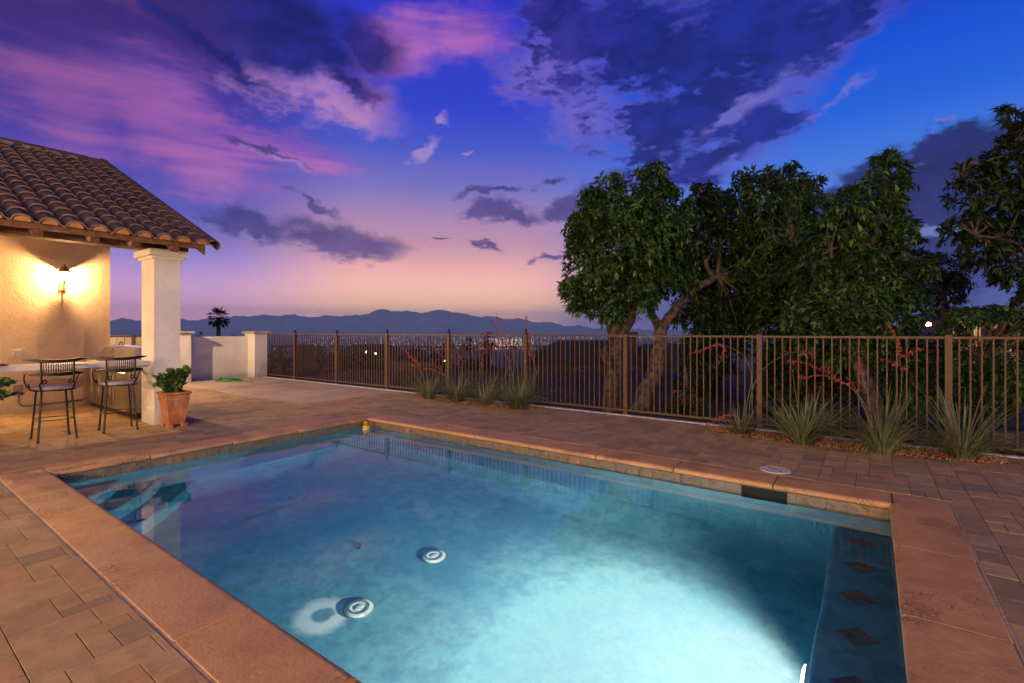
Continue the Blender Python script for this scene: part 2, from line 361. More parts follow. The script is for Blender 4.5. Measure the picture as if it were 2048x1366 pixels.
# water surface + body
m, t, b, o = new_mat("pool_water"); t.nodes.remove(b)
gl = t.nodes.new("ShaderNodeBsdfGlass"); gl.inputs['IOR'].default_value = 1.333; gl.inputs['Roughness'].default_value = 0.0
bp = t.nodes.new("ShaderNodeBump"); bp.inputs['Strength'].default_value = .05; bp.inputs['Distance'].default_value = .02
L(noise3(coords(), 2.6, 3, .5, .5), bp.inputs['Height']); t.links.new(bp.outputs[0], gl.inputs['Normal'])
va = t.nodes.new("ShaderNodeVolumeAbsorption"); va.inputs['Color'].default_value = (.24, .82, .97, 1); va.inputs['Density'].default_value = .46
t.links.new(gl.outputs[0], o.inputs['Surface']); vs_ = t.nodes.new("ShaderNodeVolumeScatter"); vs_.inputs['Color'].default_value = (.22, .66, 1.0, 1); vs_.inputs['Density'].default_value = .035; vs_.inputs['Anisotropy'].default_value = 0
ad = t.nodes.new("ShaderNodeAddShader"); t.links.new(va.outputs[0], ad.inputs[0]); t.links.new(vs_.outputs[0], ad.inputs[1]); t.links.new(ad.outputs[0], o.inputs['Volume']); water_mat = m

# ------------------------------------------------------------------ mesh helpers
ORG = {}
def props(o, label=None, cat=None, group=None, kind=None):
    if label: o['label'] = label
    if cat: o['category'] = cat
    if group: o['group'] = group
    if kind: o['kind'] = kind
    return o
def thing(name, label, cat, loc=(0, 0, 0), group=None, rot=0):
    o = bpy.data.objects.new(name, None); o.empty_display_size = .1; COL.objects.link(o)
    o.location = loc; o.rotation_euler = (0, 0, rot); ORG[o.name] = Vector(loc)
    return props(o, label, cat, group)
def link(name, me, parent=None, loc=None, rot=None):
    o = bpy.data.objects.new(name, me); COL.objects.link(o)
    if parent is not None: o.parent = parent
    if loc is not None: o.location = loc
    if rot is not None: o.rotation_euler = rot
    return o
class MB:
    def __init__(s): s.v = []; s.f = []
    def add(s, vs, fs):
        k = len(s.v); s.v += [tuple(v) for v in vs]; s.f += [tuple(i+k for i in f) for f in fs]; return s
    def box(s, x0, x1, y0, y1, z0, z1, ch=0):
        if x0 > x1: x0, x1 = x1, x0
        if y0 > y1: y0, y1 = y1, y0
        if not ch:
            return s.add([(x0, y0, z0), (x1, y0, z0), (x1, y1, z0), (x0, y1, z0), (x0, y0, z1), (x1, y0, z1), (x1, y1, z1), (x0, y1, z1)],
                         [(0, 3, 2, 1), (4, 5, 6, 7), (0, 1, 5, 4), (1, 2, 6, 5), (2, 3, 7, 6), (3, 0, 4, 7)])
        c = ch   # chamfered top edges and vertical edges kept simple
        vs = [(x0, y0, z0), (x1, y0, z0), (x1, y1, z0), (x0, y1, z0), (x0, y0, z1-c), (x1, y0, z1-c), (x1, y1, z1-c), (x0, y1, z1-c),
              (x0+c, y0+c, z1), (x1-c, y0+c, z1), (x1-c, y1-c, z1), (x0+c, y1-c, z1)]
        fs = [(0, 3, 2, 1), (8, 9, 10, 11)]
        for i in range(4):
            j = (i+1) % 4; fs += [(i, j, 4+j, 4+i), (4+i, 4+j, 8+j, 8+i)]
        return s.add(vs, fs)
    def tube(s, pts, rad, n=8, cap=True, flat=None):
        pts = [Vector(p) for p in pts]; m = len(pts)
        if not isinstance(rad, (list, tuple)): rad = [rad]*m
        t0 = (pts[1]-pts[0]).normalized(); ref = Vector((0, 0, 1)) if abs(t0.z) < .9 else Vector((1, 0, 0))
        a = t0.cross(ref).normalized(); vs = []; fs = []
        for i, p in enumerate(pts):
            tg = (pts[min(i+1, m-1)]-pts[max(i-1, 0)])
            tg = tg.normalized() if tg.length > 1e-9 else t0
            a = (a - tg*a.dot(tg)); a = a.normalized() if a.length > 1e-6 else tg.orthogonal().normalized()
            b = tg.cross(a)
            for k in range(n):
                an = 2*math.pi*k/n; vs.append(p + (a*math.cos(an)+b*math.sin(an))*rad[i])
        for i in range(m-1):
            for k in range(n):
                k2 = (k+1) % n; fs.append((i*n+k, i*n+k2, (i+1)*n+k2, (i+1)*n+k))
        if cap: fs += [tuple(range(n-1, -1, -1)), tuple((m-1)*n+k for k in range(n))]
        return s.add(vs, fs)
    def lathe(s, prof, c=(0, 0, 0), n=16, sx=1, sy=1):
        vs = []; fs = []; m = len(prof)
        for r, z in prof:
            for k in range(n):
                an = 2*math.pi*k/n; vs.append((c[0]+r*math.cos(an)*sx, c[1]+r*math.sin(an)*sy, c[2]+z))
        for i in range(m-1):
            for k in range(n):
                k2 = (k+1) % n; fs.append((i*n+k, i*n+k2, (i+1)*n+k2, (i+1)*n+k))
        fs += [tuple(range(n-1, -1, -1)), tuple((m-1)*n+k for k in range(n))]
        return s.add(vs, fs)
    def sphere(s, c, r, n=12, sx=1, sy=1, sz=1):
        prof = [(max(r*math.sin(math.pi*i/8), .0004), -r*sz*math.cos(math.pi*i/8)) for i in range(9)]
        return s.lathe(prof, c, n, sx, sy)
    def mesh(s, name, mat, off=None, smooth_=False):
        me = bpy.data.meshes.new(name)
        vs = s.v if off is None else [(v[0]-off[0], v[1]-off[1], v[2]-off[2]) for v in s.v]
        me.from_pydata(vs, [], s.f); me.materials.append(mat)
        if smooth_:
            for p in me.polygons: p.use_smooth = True
        me.update(); return me
    def build(s, name, mat, parent=None, smooth_=False, **kw):
        """verts are in world coordinates (or the thing's own frame when ORG is zero)"""
        root = parent
        while root is not None and root.parent is not None: root = root.parent
        off = ORG.get(root.name) if root is not None else None
        o = link(name, s.mesh(name, mat, off, smooth_), parent)
        return props(o, **kw)
def np_mesh(name, V, T, mat):
    me = bpy.data.meshes.new(name); nv, nt = len(V), len(T)
    me.vertices.add(nv); me.vertices.foreach_set('co', np.ascontiguousarray(V, dtype=np.float32).ravel())
    me.loops.add(nt*3); me.loops.foreach_set('vertex_index', np.ascontiguousarray(T, dtype=np.int32).ravel())
    me.polygons.add(nt); me.polygons.foreach_set('loop_start', np.arange(0, nt*3, 3, dtype=np.int32))
    me.materials.append(mat); me.update(); me.validate(); return me
def auto_smooth(o):
    for p in o.data.polygons: p.use_smooth = True
    return o

# ================================================================== LARGE STRUCTURE
ZW = -.145                       # water level
PX0, PX1, PY0, PY1 = -7.08, .15, 1.31, 5.42      # pool inner edge
CX0, CX1, CY0, CY1 = -7.44, .555, .95, 5.78      # coping outer edge
GX0, GX1, GY0, GY1 = -16.45, 4.2, -6.2, 8.3      # paved patio

# ---- terrain: one sheet from the patio out to the horizon
def terrain_h(r, ang, x, y):
    d = x*FW[0]+y*FW[1]
    h = -.10
    k = min(max((r-20)/18, 0), 1); h -= 4.2*k*k*(3-2*k)
    k = min(max((r-45)/700, 0), 1); h -= 70*k*k*(3-2*k)
    k = min(max((r-500)/3500, 0), 1); h -= 175*k*k*(3-2*k)
    if r > 9: h += .10*math.sin(x*.9+1.3)*math.cos(y*.7)*min((r-9)/10, 1)
    if r > 60: h += 3*math.sin(x*.02)*math.sin(y*.017)*min((r-60)/200, 1)
    return h
NA = 144; rings = [0, .15, .4, .8, 1.5, 2.5, 4, 6, 8, 10, 12, 14, 17, 20, 24, 30, 40, 60, 90, 140, 220, 350, 550, 800, 1200, 1800, 2600, 4000, 7000, 12000, 20000, 37000]
V = []; Fc = []
cxm, cym = (GX0+GX1)/2, (GY0+GY1)/2
for i, rr_ in enumerate(rings):
    for k in range(NA):
        an = 2*math.pi*k/NA; dx, dy = math.cos(an), math.sin(an)
        s_ = min((GX1-GX0)/2/abs(dx) if abs(dx) > 1e-6 else 1e9, (GY1-GY0)/2/abs(dy) if abs(dy) > 1e-6 else 1e9)
        x = cxm+dx*(s_+rr_); y = cym+dy*(s_+rr_)
        z = -.12 if i < 2 else terrain_h(math.hypot(x, y), an, x, y)
        V.append((x, y, z))
for i in range(len(rings)-1):
    for k in range(NA):
        k2 = (k+1) % NA; Fc.append((i*NA+k, (i+1)*NA+k, (i+1)*NA+k2, i*NA+k2))
mb = MB(); mb.add(V, Fc); ground = mb.build("ground", dirt, kind='structure', smooth_=True)

# ---- mountains across the valley
SK = [(-900, 640), (-300, 645), (0, 644), (222, 641), (262, 637), (300, 641), (362, 640), (420, 638), (480, 632), (548, 630), (610, 631), (637, 636), (660, 629), (700, 633), (730, 627), (765, 619), (800, 622),
      (845, 625), (885, 619), (915, 626), (960, 633), (1000, 635), (1060, 641), (1100, 646), (1150, 652), (1200, 656), (1300, 659), (1500, 661), (2000, 660), (3000, 655)]
V = []; Fc = []; cols = 420; rows = 14
for j in range(rows):
    dist = 25000+j*900
    for i in range(cols):
        px = -900+i*(3900/(cols-1)); ybase = np.interp(px, [a for a, _ in SK], [b_ for _, b_ in SK])
        az = math.atan((px-1024)/FPX)
        top = (663-ybase)*math.cos(az)/FPX*31300+EYE
        jit = 60*math.sin(px*.11)+35*math.sin(px*.31+1)+22*math.sin(px*.77+2)
        w = math.exp(-((dist-31300)/2600)**2)
        f2 = .5+.5*math.sin(px*.09+j*.9)+.3*math.sin(px*.23-j*1.3)
        z = -250+(top+250+jit*.9)*w if j >= 7 else -250+(top+250)*max(w, .0)*(.75+.25*f2)+jit*w
        V.append((math.sin(az-YAW)*dist, math.cos(az-YAW)*dist, z))
for j in range(rows-1):
    for i in range(cols-1): Fc.append((j*cols+i, j*cols+i+1, (j+1)*cols+i+1, (j+1)*cols+i))
mb = MB(); mb.add(V, Fc); mb.build("mountains", mountain_mat, kind='structure', smooth_=True)

# ---- patio bed
patio = MB()
for a in ((GX0, PX0-.12, GY0, GY1), (PX1+.12, GX1, GY0, GY1), (PX0-.12, PX1+.12, GY0, PY0-.12), (PX0-.12, PX1+.12, PY1+.12, GY1)):
    patio.box(a[0], a[1], a[2], a[3], -.30, -.009)
patio = patio.build("patio", bed_mat, kind='structure')

# ---- pavers
U = .106; ox, oy = GX0, GY0
nx = int((GX1-GX0)/U); ny = int((GY1-GY0)/U)
beds = [(-8.35, -5.18, 7.52, 8.22), (-2.05, 1.28, 7.45, 8.22)]
def bed_edge(i, x):
    b_ = beds[i]; u = (x-b_[0])/(b_[1]-b_[0]); return b_[2]+.10+.30*(abs(2*u-1))**3
def blocked(x, y):
    h = U/2
    if CX0 < x-h and x+h < CX1 and CY0 < y-h and y+h < CY1: return True
    if x+h < -9.5 and y-h > 5.6: return True
    for i, b_ in enumerate(beds):
        if b_[0] < x < b_[1] and y > bed_edge(i, x): return True
    return False
occ = np.zeros((nx, ny), bool)
for i in range(nx):
    for j in range(ny):
        if blocked(ox+(i+.5)*U, oy+(j+.5)*U): occ[i, j] = True
rects = []
rp = random.Random(5)
for j in range(ny):
    for i in range(nx):
        if occ[i, j]: continue
        opts = [(2, 3), (2, 3), (3, 2), (2, 2), (2, 2), (3, 3), (2, 1), (1, 2), (4, 2)]; rp.shuffle(opts); opts += [(2, 1), (1, 2), (1, 1)]
        for (w, h) in opts:
            if i+w <= nx and j+h <= ny and not occ[i:i+w, j:j+h].any():
                occ[i:i+w, j:j+h] = True; rects.append((ox+i*U, ox+(i+w)*U, oy+j*U, oy+(j+h)*U)); break
def cut(r, q):
    x0, x1, y0, y1 = r; a0, a1, b0, b1 = q
    if x1 <= a0 or x0 >= a1 or y1 <= b0 or y0 >= b1: return [r]
    out = []
    if x0 < a0: out.append((x0, a0, y0, y1))
    if x1 > a1: out.append((a1, x1, y0, y1))
    m0, m1 = max(x0, a0), min(x1, a1)
    if y0 < b0: out.append((m0, m1, y0, b0))
    if y1 > b1: out.append((m0, m1, b1, y1))
    return [o_ for o_ in out if o_[1]-o_[0] > .012 and o_[3]-o_[2] > .012]
rects = [c2 for r in rects for c1 in cut(r, (CX0-.016, CX1+.016, CY0-.016, CY1+.016)) for c2 in cut(c1, (-16.6, -9.515, 5.605, 8.4))]
def seen(x, y):
    t = x*FW[0]+y*FW[1]
    if t < .6: return 0
    px = 1024+FPX*(x*RT[0]+y*RT[1])/t; py = 663+FPX*EYE/t
    return 1/t**3 if (-30 < px < 2080 and py < 1400 and not (PX0 < x < PX1 and PY0 < y < PY1)) else 0
def paver_geo(r, mb, tones):
    x0, x1, y0, y1 = r; g_ = .0019; dz = rp.uniform(-.0012, .0006); tl = rp.uniform(-.0006, .0006)
    k = len(mb.f); mb.box(x0+g_+rp.uniform(0, .001), x1-g_, y0+g_, y1-g_-rp.uniform(0, .001), -.055, dz, .0013)
    for q in range(len(mb.v)-4, len(mb.v)):
        v = mb.v[q]; mb.v[q] = (v[0], v[1], v[2]+(tl if q % 2 else -tl))
    tn = min(max(rp.gauss(.52, .34), 0), 1); tones += [tn]*(len(mb.f)-k)
def tone_attr(me, tones):
    at_ = me.attributes.new('tone', 'FLOAT', 'FACE'); at_.data.foreach_set('value', np.array(tones, dtype=np.float32))
score = sorted(rects, key=lambda r: -seen((r[0]+r[1])/2, (r[2]+r[3])/2)*(r[1]-r[0])*(r[3]-r[2]))
for r in score[:298]:
    mb = MB(); tn = []; paver_geo(r, mb, tn); c_ = ((r[0]+r[1])/2, (r[2]+r[3])/2, 0)
    me = mb.mesh("paver", paver_mat, c_); tone_attr(me, tn); link("paver", me, patio, c_)
mb = MB(); tn = []
for r in score[298:]: paver_geo(r, mb, tn)
me = mb.mesh("paving_field", paver_mat); tone_attr(me, tn); o = link("paving_field", me, patio); o['kind'] = 'stuff'
# strips of mortar round the coping
mb = MB(); w_ = .018
mb.box(CX0-w_, CX1+w_, CY1+.002, CY1+w_, -.05, -.0035); mb.box(CX0-w_, CX1+w_, CY0-w_, CY0-.002, -.05, -.0035)
mb.box(CX0-w_, CX0-.002, CY0, CY1, -.05, -.0035); mb.box(CX1+.002, CX1+w_, CY0, CY1, -.05, -.0035)
mb.build("mortar_line", mortar, patio)
# fill under clipped paver edge
# concrete slabs at the far left
for x0, x1 in ((-16.45, -13.82), (-13.80, -11.78), (-11.76, -9.52)):
    MB().box(x0, x1, 5.61, 8.22, -.05, -.001, .012).build("concrete_slab", slab_mat, patio)
mb = MB().box(GX0, GX1, 8.225, 8.34, -.3, .012, .012); kerb = mb.build("kerb", kerb_mat, kind='structure')

# ---- gravel beds
for i, b_ in enumerate(beds):
    st = []; N = 2600 if i == 0 else 3800
    tmpl = np.array([(1, 0, 0), (-1, 0, 0), (0, 1, 0), (0, -1, 0), (0, 0, 1), (0, 0, -1), (.6, .6, .4), (-.6, .5, .5)])
    tri = np.array([(4, 0, 6), (4, 6, 2), (4, 2, 7), (4, 7, 1), (4, 1, 3), (4, 3, 0), (5, 2, 0), (5, 1, 2), (5, 3, 1), (5, 0, 3), (6, 0, 2), (7, 2, 1)])
    xs = RNG.uniform(b_[0]+.03, b_[1]-.02, N); ys = np.array([RNG.uniform(bed_edge(i, x)+.0, 8.21) for x in xs])
    sz = RNG.uniform(.006, .014, N); Vv = []
    for k in range(N):
        q = Matrix.Rotation(RNG.uniform(0, 6.28), 3, Vector(RNG.normal(size=3)).normalized()); Mx = np.array(q)
        pt = tmpl*RNG.uniform(.6, 1.2, (8, 1))*np.array([1.3, 1, .8])*sz[k]
        Vv.append(pt@Mx.T + np.array([xs[k], ys[k], RNG.uniform(-.012, .004)+.010*math.sin((ys[k]-7.5)*4)]))
    T = (np.arange(N)[:, None, None]*8+tri[None]).reshape(-1, 3)
    o = link("gravel_bed", np_mesh("gravel_bed", np.concatenate(Vv), T, gravel_mat)); o['kind'] = 'stuff'
    mb = MB(); n_ = 24; xs_ = [b_[0]+(b_[1]-b_[0])*k/n_ for k in range(n_+1)]
    mb.add([(x, bed_edge(i, x)-.02, -.005) for x in xs_]+[(x, 8.222, -.003) for x in xs_], [(k, k+1, n_+2+k, n_+1+k) for k in range(n_)])
    mb.build("gravel_soil", M("gravel_fines", C(.17, .075, .038), C(.10, .045, .025), 30, .95, bs=.8, bd=.01, bscale=90), kind='structure')

# ================================================================== POOL
pool = thing("swimming_pool", "rectangular in-ground pool with terracotta coping and lit blue water", "swimming pool", (0, 0, 0))
FZ = -1.5; WT = .08
mb = MB()
# basin: rounded cove between wall and floor, one skin
cove = [(0, -.06), (0, -.9)] + [(.42*(1-math.cos(a_)), -1.08-.42*math.sin(a_)) for a_ in [R(15*i) for i in range(0, 7)]]
loops = []
for d, z in cove:
    x0, x1, y0, y1 = PX0+d, PX1-d, PY0+d, PY1-d; rc = .02+d*.6; pts = []
    for (cx_, cy_, a0) in ((x1-rc, y1-rc, 0), (x0+rc, y1-rc, 90), (x0+rc, y0+rc, 180), (x1-rc, y0+rc, 270)):
        for q in range(5): an = R(a0+22.5*q); pts.append((cx_+rc*math.cos(an), cy_+rc*math.sin(an), z))
    loops.append(pts)
n_ = 20; vs = [p_ for l in loops for p_ in l]; fs = []
for i in range(len(loops)-1):
    for k in range(n_): k2 = (k+1) % n_; fs.append((i*n_+k, (i+1)*n_+k, (i+1)*n_+k2, i*n_+k2))
# wall skin runs unbroken behind the skimmer mouth; no opening is cut
mb.add([(v[0]+(.02 if v[0] > -3.4 else -.02)*0, v[1], v[2]) for v in vs], fs)
basin = mb.build("basin", plaster, pool, smooth_=True)
fl_ = MB(); fl_.add([v for v in loops[-1]], [tuple(range(n_))]); fl_.build("pool_floor", plaster, pool)
# bench along the right wall with rounded lip
BZ = -.60; BX = -.28
mb = MB()
prof = [(PX1+.01, BZ), (BX+.04, BZ), (BX+.015, BZ-.008), (BX+.003, BZ-.025), (BX, BZ-.05), (BX, FZ-.05)]
ys_ = [PY0+.02+(PY1-PY0-.04)*k/16 for k in range(17)]
vs = [(x+(.006*math.sin(y*5)+.004*math.sin(y*13) if 0 < i < 5 else 0), y, z) for y in ys_ for i, (x, z) in enumerate(prof)]
fs = [(j*6+i, (j+1)*6+i, (j+1)*6+i+1, j*6+i+1) for j in range(16) for i in range(5)]
mb.add(vs, fs).build("bench", plaster, pool, smooth_=True)
for y in (5.14, 4.64, 4.14, 3.64, 3.14, 2.64, 2.14):
    d = .115; me = MB().add([(-d, 0, 0), (0, -d, 0), (d, 0, 0), (0, d, 0), (-d, 0, .006), (0, -d, .006), (d, 0, .006), (0, d, .006)],
                           [(4, 5, 6, 7), (0, 1, 5, 4), (1, 2, 6, 5), (2, 3, 7, 6), (3, 0, 4, 7)]).mesh("diamond_tile", tile_mat)
    link("diamond_tile", me, pool, (-.07, y, BZ-.002))
# corner steps
for leg, z in ((1.42, -1.16), (1.02, -.80), (.60, -.44)):
    x0, y0 = PX0+.005, PY0+.005; mb = MB(); n_ = 9
    arc = []
    for k in range(n_):
        u = k/(n_-1); x = x0+leg*(1-u); y = y0+leg*u; b_ = .10*math.sin(math.pi*u); arc.append((x+b_*.7, y+b_*.7))
    m_ = len(arc)
    vs = [(x0, y0, z)] + [(x-.02, y-.02, z) for x, y in arc] + [(x, y, z-.02) for x, y in arc] + [(x, y, FZ-.02) for x, y in arc]
    fs = [tuple([0]+list(range(1, m_+1)))]
    for k in range(m_-1):
        fs += [(1+k, 1+m_+k, 2+m_+k, 2+k), (1+m_+k, 1+2*m_+k, 2+2*m_+k, 2+m_+k)]
    mb.add(vs, fs).build("step", plaster, pool)
# waterline tiles
TZ0, TZ1 = -.235, -.058
def wtile(name, w):
    return MB().box(-w/2+.002, w/2-.002, 0, .012, TZ0, TZ1).mesh(name, tile_mat)
SK0, SK1 = -1.07, -.655
def tile_row(fixed, a, b_, axis):
    n = round((b_-a)/.152); w = (b_-a)/n; me = wtile("waterline_tile", w)
    for k in range(n):
        c_ = a+(k+.5)*w
        if axis == 'x+' and SK0 < c_ < SK1: continue
        loc, rz = {'x+': ((c_, fixed-.012, 0), 0), 'x-': ((c_, fixed+.012, 0), math.pi), 'y-': ((fixed+.012, c_, 0), math.pi/2), 'y+': ((fixed-.012, c_, 0), -math.pi/2)}[axis]
        link("waterline_tile", me, pool, loc, (0, 0, rz))
tile_row(PY1, PX0+.013, SK0, 'x+'); tile_row(PY1, SK1, PX1-.013, 'x+'); tile_row(PX0, PY0+.013, PY1-.013, 'y-')
tile_row(PY0, PX0+.013, PX1-.013, 'x-'); tile_row(PX1, PY0+.013, PY1-.013, 'y+')
MB().box(PX0, SK0, PY1-.004, PY1-.001, TZ0, TZ1).box(SK1, PX1, PY1-.004, PY1-.001, TZ0, TZ1).box(PX0+.001, PX0+.004, PY0, PY1, TZ0, TZ1).build("tile_grout", steel_dark, pool)
# skimmer mouth: flat near-black panel on the wall skin, painting a recess's shade
sk_ = MB(); sk_.box(SK0+.004, SK1-.004, PY1-.0075, PY1-.0055, TZ0-.02, -.062)
sk_.build("skimmer_mouth_shade", hole_mat, pool)
sk_ = MB()
for x in (SK0-.002, SK1-.006): sk_.box(x, x+.008, PY1-.016, PY1-.002, TZ0, -.06)
sk_.build("skimmer_frame", M("skimmer_slate", C(.10, .09, .05), C(.05, .045, .03), 14, .5), pool)
# return fittings and small holes in the far wall
for x, z in ((-3.72, -.40), (-3.35, -.42)):
    MB().tube([(x, PY1-.004, z), (x, PY1-.02, z)], .035 if x < -3.5 else .014, 14).build("return_fitting", steel_dark, pool)
# coping
def coping_piece(a, b_, side):
    """extruded bullnose profile from a to b_ along one side"""
    g_ = .006; rad = .032; w = {'x+': CY1-PY1, 'x-': PY0-CY0, 'y-': PX0-CX0, 'y+': CX1-PX1}[side]
    prof = [(w, -.055), (w, -.004), (w-.006, 0)]
    for q in range(0, 7): an = R(90-30*q); prof.append((-rad*math.cos(an)*1.0+.0, -rad+rad*math.sin(an))) if q < 7 else None
    prof = [(w, -.055), (w, -.005), (w-.006, 0), (.02, 0)] + [(.012-.036*math.sin(R(a_)), -.030+.030*math.cos(R(a_))) for a_ in (20, 45, 70, 95, 125, 155)] + [(.012, -.0595)]
    m_ = len(prof); vs = []
    ends = [(a+g_, .004), (a+g_+.004, 0), (b_-g_-.004, 0), (b_-g_, .004)]
    for s_, inset in ends:
        for (d, z) in prof:
            zz = z-inset if z > -.05 else z; dd = d+(inset if d < .02 else 0)
            vs.append({'x+': (s_, PY1+dd, zz), 'x-': (s_, PY0-dd, zz), 'y-': (PX0-dd, s_, zz), 'y+': (PX1+dd, s_, zz)}[side])
    fs = [(e*m_+i, e*m_+(i+1) % m_, (e+1)*m_+(i+1) % m_, (e+1)*m_+i) for e in range(3) for i in range(m_)]
    fs += [tuple(range(m_)), tuple(3*m_+i for i in range(m_))]
    c_ = {'x+': ((a+b_)/2, PY1, 0), 'x-': ((a+b_)/2, PY0, 0), 'y-': (PX0, (a+b_)/2, 0), 'y+': (PX1, (a+b_)/2, 0)}[side]
    mb = MB(); mb.add(vs, fs); me = mb.mesh("coping_stone", coping_mat, c_); 
    for p_ in me.polygons: p_.use_smooth = len(p_.vertices) == 4
    try: me.set_sharp_from_angle(angle=R(38))
    except Exception: pass
    link("coping_stone", me, pool, c_)
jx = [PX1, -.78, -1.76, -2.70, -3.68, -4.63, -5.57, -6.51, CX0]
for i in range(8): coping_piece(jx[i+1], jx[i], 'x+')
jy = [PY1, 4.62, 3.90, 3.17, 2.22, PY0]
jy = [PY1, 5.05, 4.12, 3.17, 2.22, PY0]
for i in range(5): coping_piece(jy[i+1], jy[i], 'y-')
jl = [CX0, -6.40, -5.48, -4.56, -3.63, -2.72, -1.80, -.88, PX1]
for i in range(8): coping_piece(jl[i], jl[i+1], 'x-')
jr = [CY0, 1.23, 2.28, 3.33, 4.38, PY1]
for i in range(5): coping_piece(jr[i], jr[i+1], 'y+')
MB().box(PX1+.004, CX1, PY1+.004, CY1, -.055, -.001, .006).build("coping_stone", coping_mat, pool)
# mortar in the coping joints
for x in jl[1:-1]: MB().box(x-.011, x+.011, CY0+.01, PY0+.002, -.05, -.0012).build("joint_mortar", mortar_or, pool)
for y in jr[1:]: MB().box(PX1-.002, CX1-.01, y-.011, y+.011, -.05, -.0012).build("joint_mortar", mortar_or, pool)
for x in jx[:-1]: MB().box(x-.005, x+.005, PY1+.01, CY1-.01, -.05, -.014).build("joint_gap", bed_mat, pool)
for y in jy[:-1]: MB().box(CX0+.01, PX0-.01, y-.005, y+.005, -.05, -.012).build("joint_gap", bed_mat, pool)
# drain covers on the floor
def drain(x, y):
    d = link("drain_cover", MB().lathe([(.118, 0), (.120, .010), (.112, .020), (.090, .026), (.060, .027), (.054, .023), (.042, .023), (.036, .028), (.012, .030), (.0004, .030)], n=36).mesh("drain_cover", drain_mat, None, True), pool, (x, y, FZ))
    mb = MB()
    for k in range(36):
        an = 2*math.pi*k/36; c_, s_ = math.cos(an), math.sin(an)
        for r0, r1, z0, z1, w in ((.1165, .1225, .005, .016, .0045), (.070, .084, .025, .0285, .0028)):
            p_ = [(c_*r0-s_*w, s_*r0+c_*w), (c_*r1-s_*w, s_*r1+c_*w), (c_*r1+s_*w, s_*r1-c_*w), (c_*r0+s_*w, s_*r0-c_*w)]
            vs = [(a_, b2, z0) for a_, b2 in p_]+[(a_, b2, z1) for a_, b2 in p_]
            mb.add(vs, [(4, 5, 6, 7), (0, 1, 5, 4), (1, 2, 6, 5), (2, 3, 7, 6), (3, 0, 4, 7)])
    link("slots", mb.mesh("slots", hole_mat), d)
drain(-3.48, 3.45); drain(-3.41, 2.52)
# pool light on the bench face
LY, LZ = 3.24, -.79
MB().tube([(BX+.002, LY, LZ), (BX-.022, LY, LZ)], [.125, .118], 28).build("light_ring", plastic_white, pool)
MB().tube([(BX-.018, LY, LZ), (BX-.034, LY, LZ), (BX-.042, LY, LZ)], [.105, .090, .05], 28).build("light_lens", pool_lens, pool)
ld = bpy.data.lights.new("pool_lamp", 'SPOT'); ld.energy = 5200; ld.color = (1.0, .30, .19); ld.spot_size = R(150); ld.spot_blend = .9; ld.shadow_soft_size = .035
lo_ = bpy.data.objects.new("pool_lamp", ld); COL.objects.link(lo_); lo_.parent = pool; lo_.location = (BX-.10, LY, LZ)
lo_.rotation_euler = Vector((-1, -.26, -.80)).to_track_quat('-Z', 'Y').to_euler()
# water body (reaches into the shell, so it never shares a face with it)
wb = MB(); e_ = .006; gx = 60; gy = 34
wb.box(PX0+.0125-e_, PX1-.0125+e_, PY0+.0125-e_, PY1-.0125+e_, FZ-.05, ZW)
water = wb.build("water", water_mat, kind='structure')

# ================================================================== HOUSE
house = thing("house", "white and ochre stucco house wing with clay tile roof and covered patio", "house", (-12.76, 0, 0))
WX = -12.76
def hb(*a, name="wall", mat=stucco_warm, parent=None, ch=0, **kw):
    return MB().box(*a, ch).build(name, mat, parent or house, **kw)
SL = 2.45/5.6; EX, EZ = -8.80, 2.93; RX = -14.4
def rz_(x): return EZ+(EX-x)*SL if x > RX else EZ+(EX-RX)*SL-(RX-x)*SL
mb = MB(); YW1 = 3.30; YW0 = -9
zt = rz_(WX)-.10
mb.add([(WX, YW0, -.1), (WX, YW1, -.1), (WX, YW1, zt), (WX, YW0, zt), (-16.2, YW0, -.1), (-16.2, YW1, -.1), (-16.2, YW1, rz_(-16.2)-.1), (-16.2, YW0, rz_(-16.2)-.1), (RX, YW1, rz_(RX)-.1), (RX, YW0, rz_(RX)-.1)],
       [(0, 1, 2, 3), (5, 4, 7, 6), (1, 5, 6, 8, 2), (4, 0, 3, 9, 7)])
mb.build("wall", stucco_warm, house)
roof = None
YR1 = 3.52
mb = MB(); dk = .05
def slab(x0, x1, y0, y1, off0, off1):
    p_ = [(x0, rz_(x0)), (x1, rz_(x1))]
    vs = [(x, y, z+o_) for y in (y0, y1) for (x, z) in p_ for o_ in (off0, off1)]
    return vs, [(0, 1, 3, 2), (4, 6, 7, 5), (0, 4, 5, 1), (2, 3, 7, 6), (1, 5, 7, 3), (0, 2, 6, 4)]
for x0, x1 in ((RX, EX-.085), (-19.5, RX)):
    v_, f_ = slab(x0, x1, YW0-.3, YR1, -.09, -.03); mb.add(v_, f_)
roof = mb.build("roof", wood_dark, house)
def rpart(mb, name, mat, **kw): return mb.build(name, mat, roof, **kw)
# fascia, eave board
rpart(MB().box(EX-.075, EX-.05, YW0-.3, YR1+.02, EZ-.085, EZ-.012), "fascia", wood_dark)
# rafter tails
raf_y = [2.61, 3.14, 2.13, 1.54]+[1.54-.56*k for k in range(1, 14)]
for y in raf_y:
    mb = MB(); x0, x1 = EX-.10, -12.8; h_ = .12; w_ = .05
    vs = []
    for yy in (y-w_, y+w_):
        vs += [(x0, yy, rz_(x0)-.095), (x1, yy, rz_(x1)-.095), (x1, yy, rz_(x1)-.095-h_), (x0-.06, yy, rz_(x0)-.095-h_+.01), (x0, yy, rz_(x0)-.15)]
    mb.add(vs, [(0, 1, 2, 3, 4), (9, 8, 7, 6, 5), (0, 5, 6, 1), (2, 7, 8, 3), (3, 8, 9, 4), (4, 9, 5, 0)]); mb.build("rafter", wood_dark, roof)
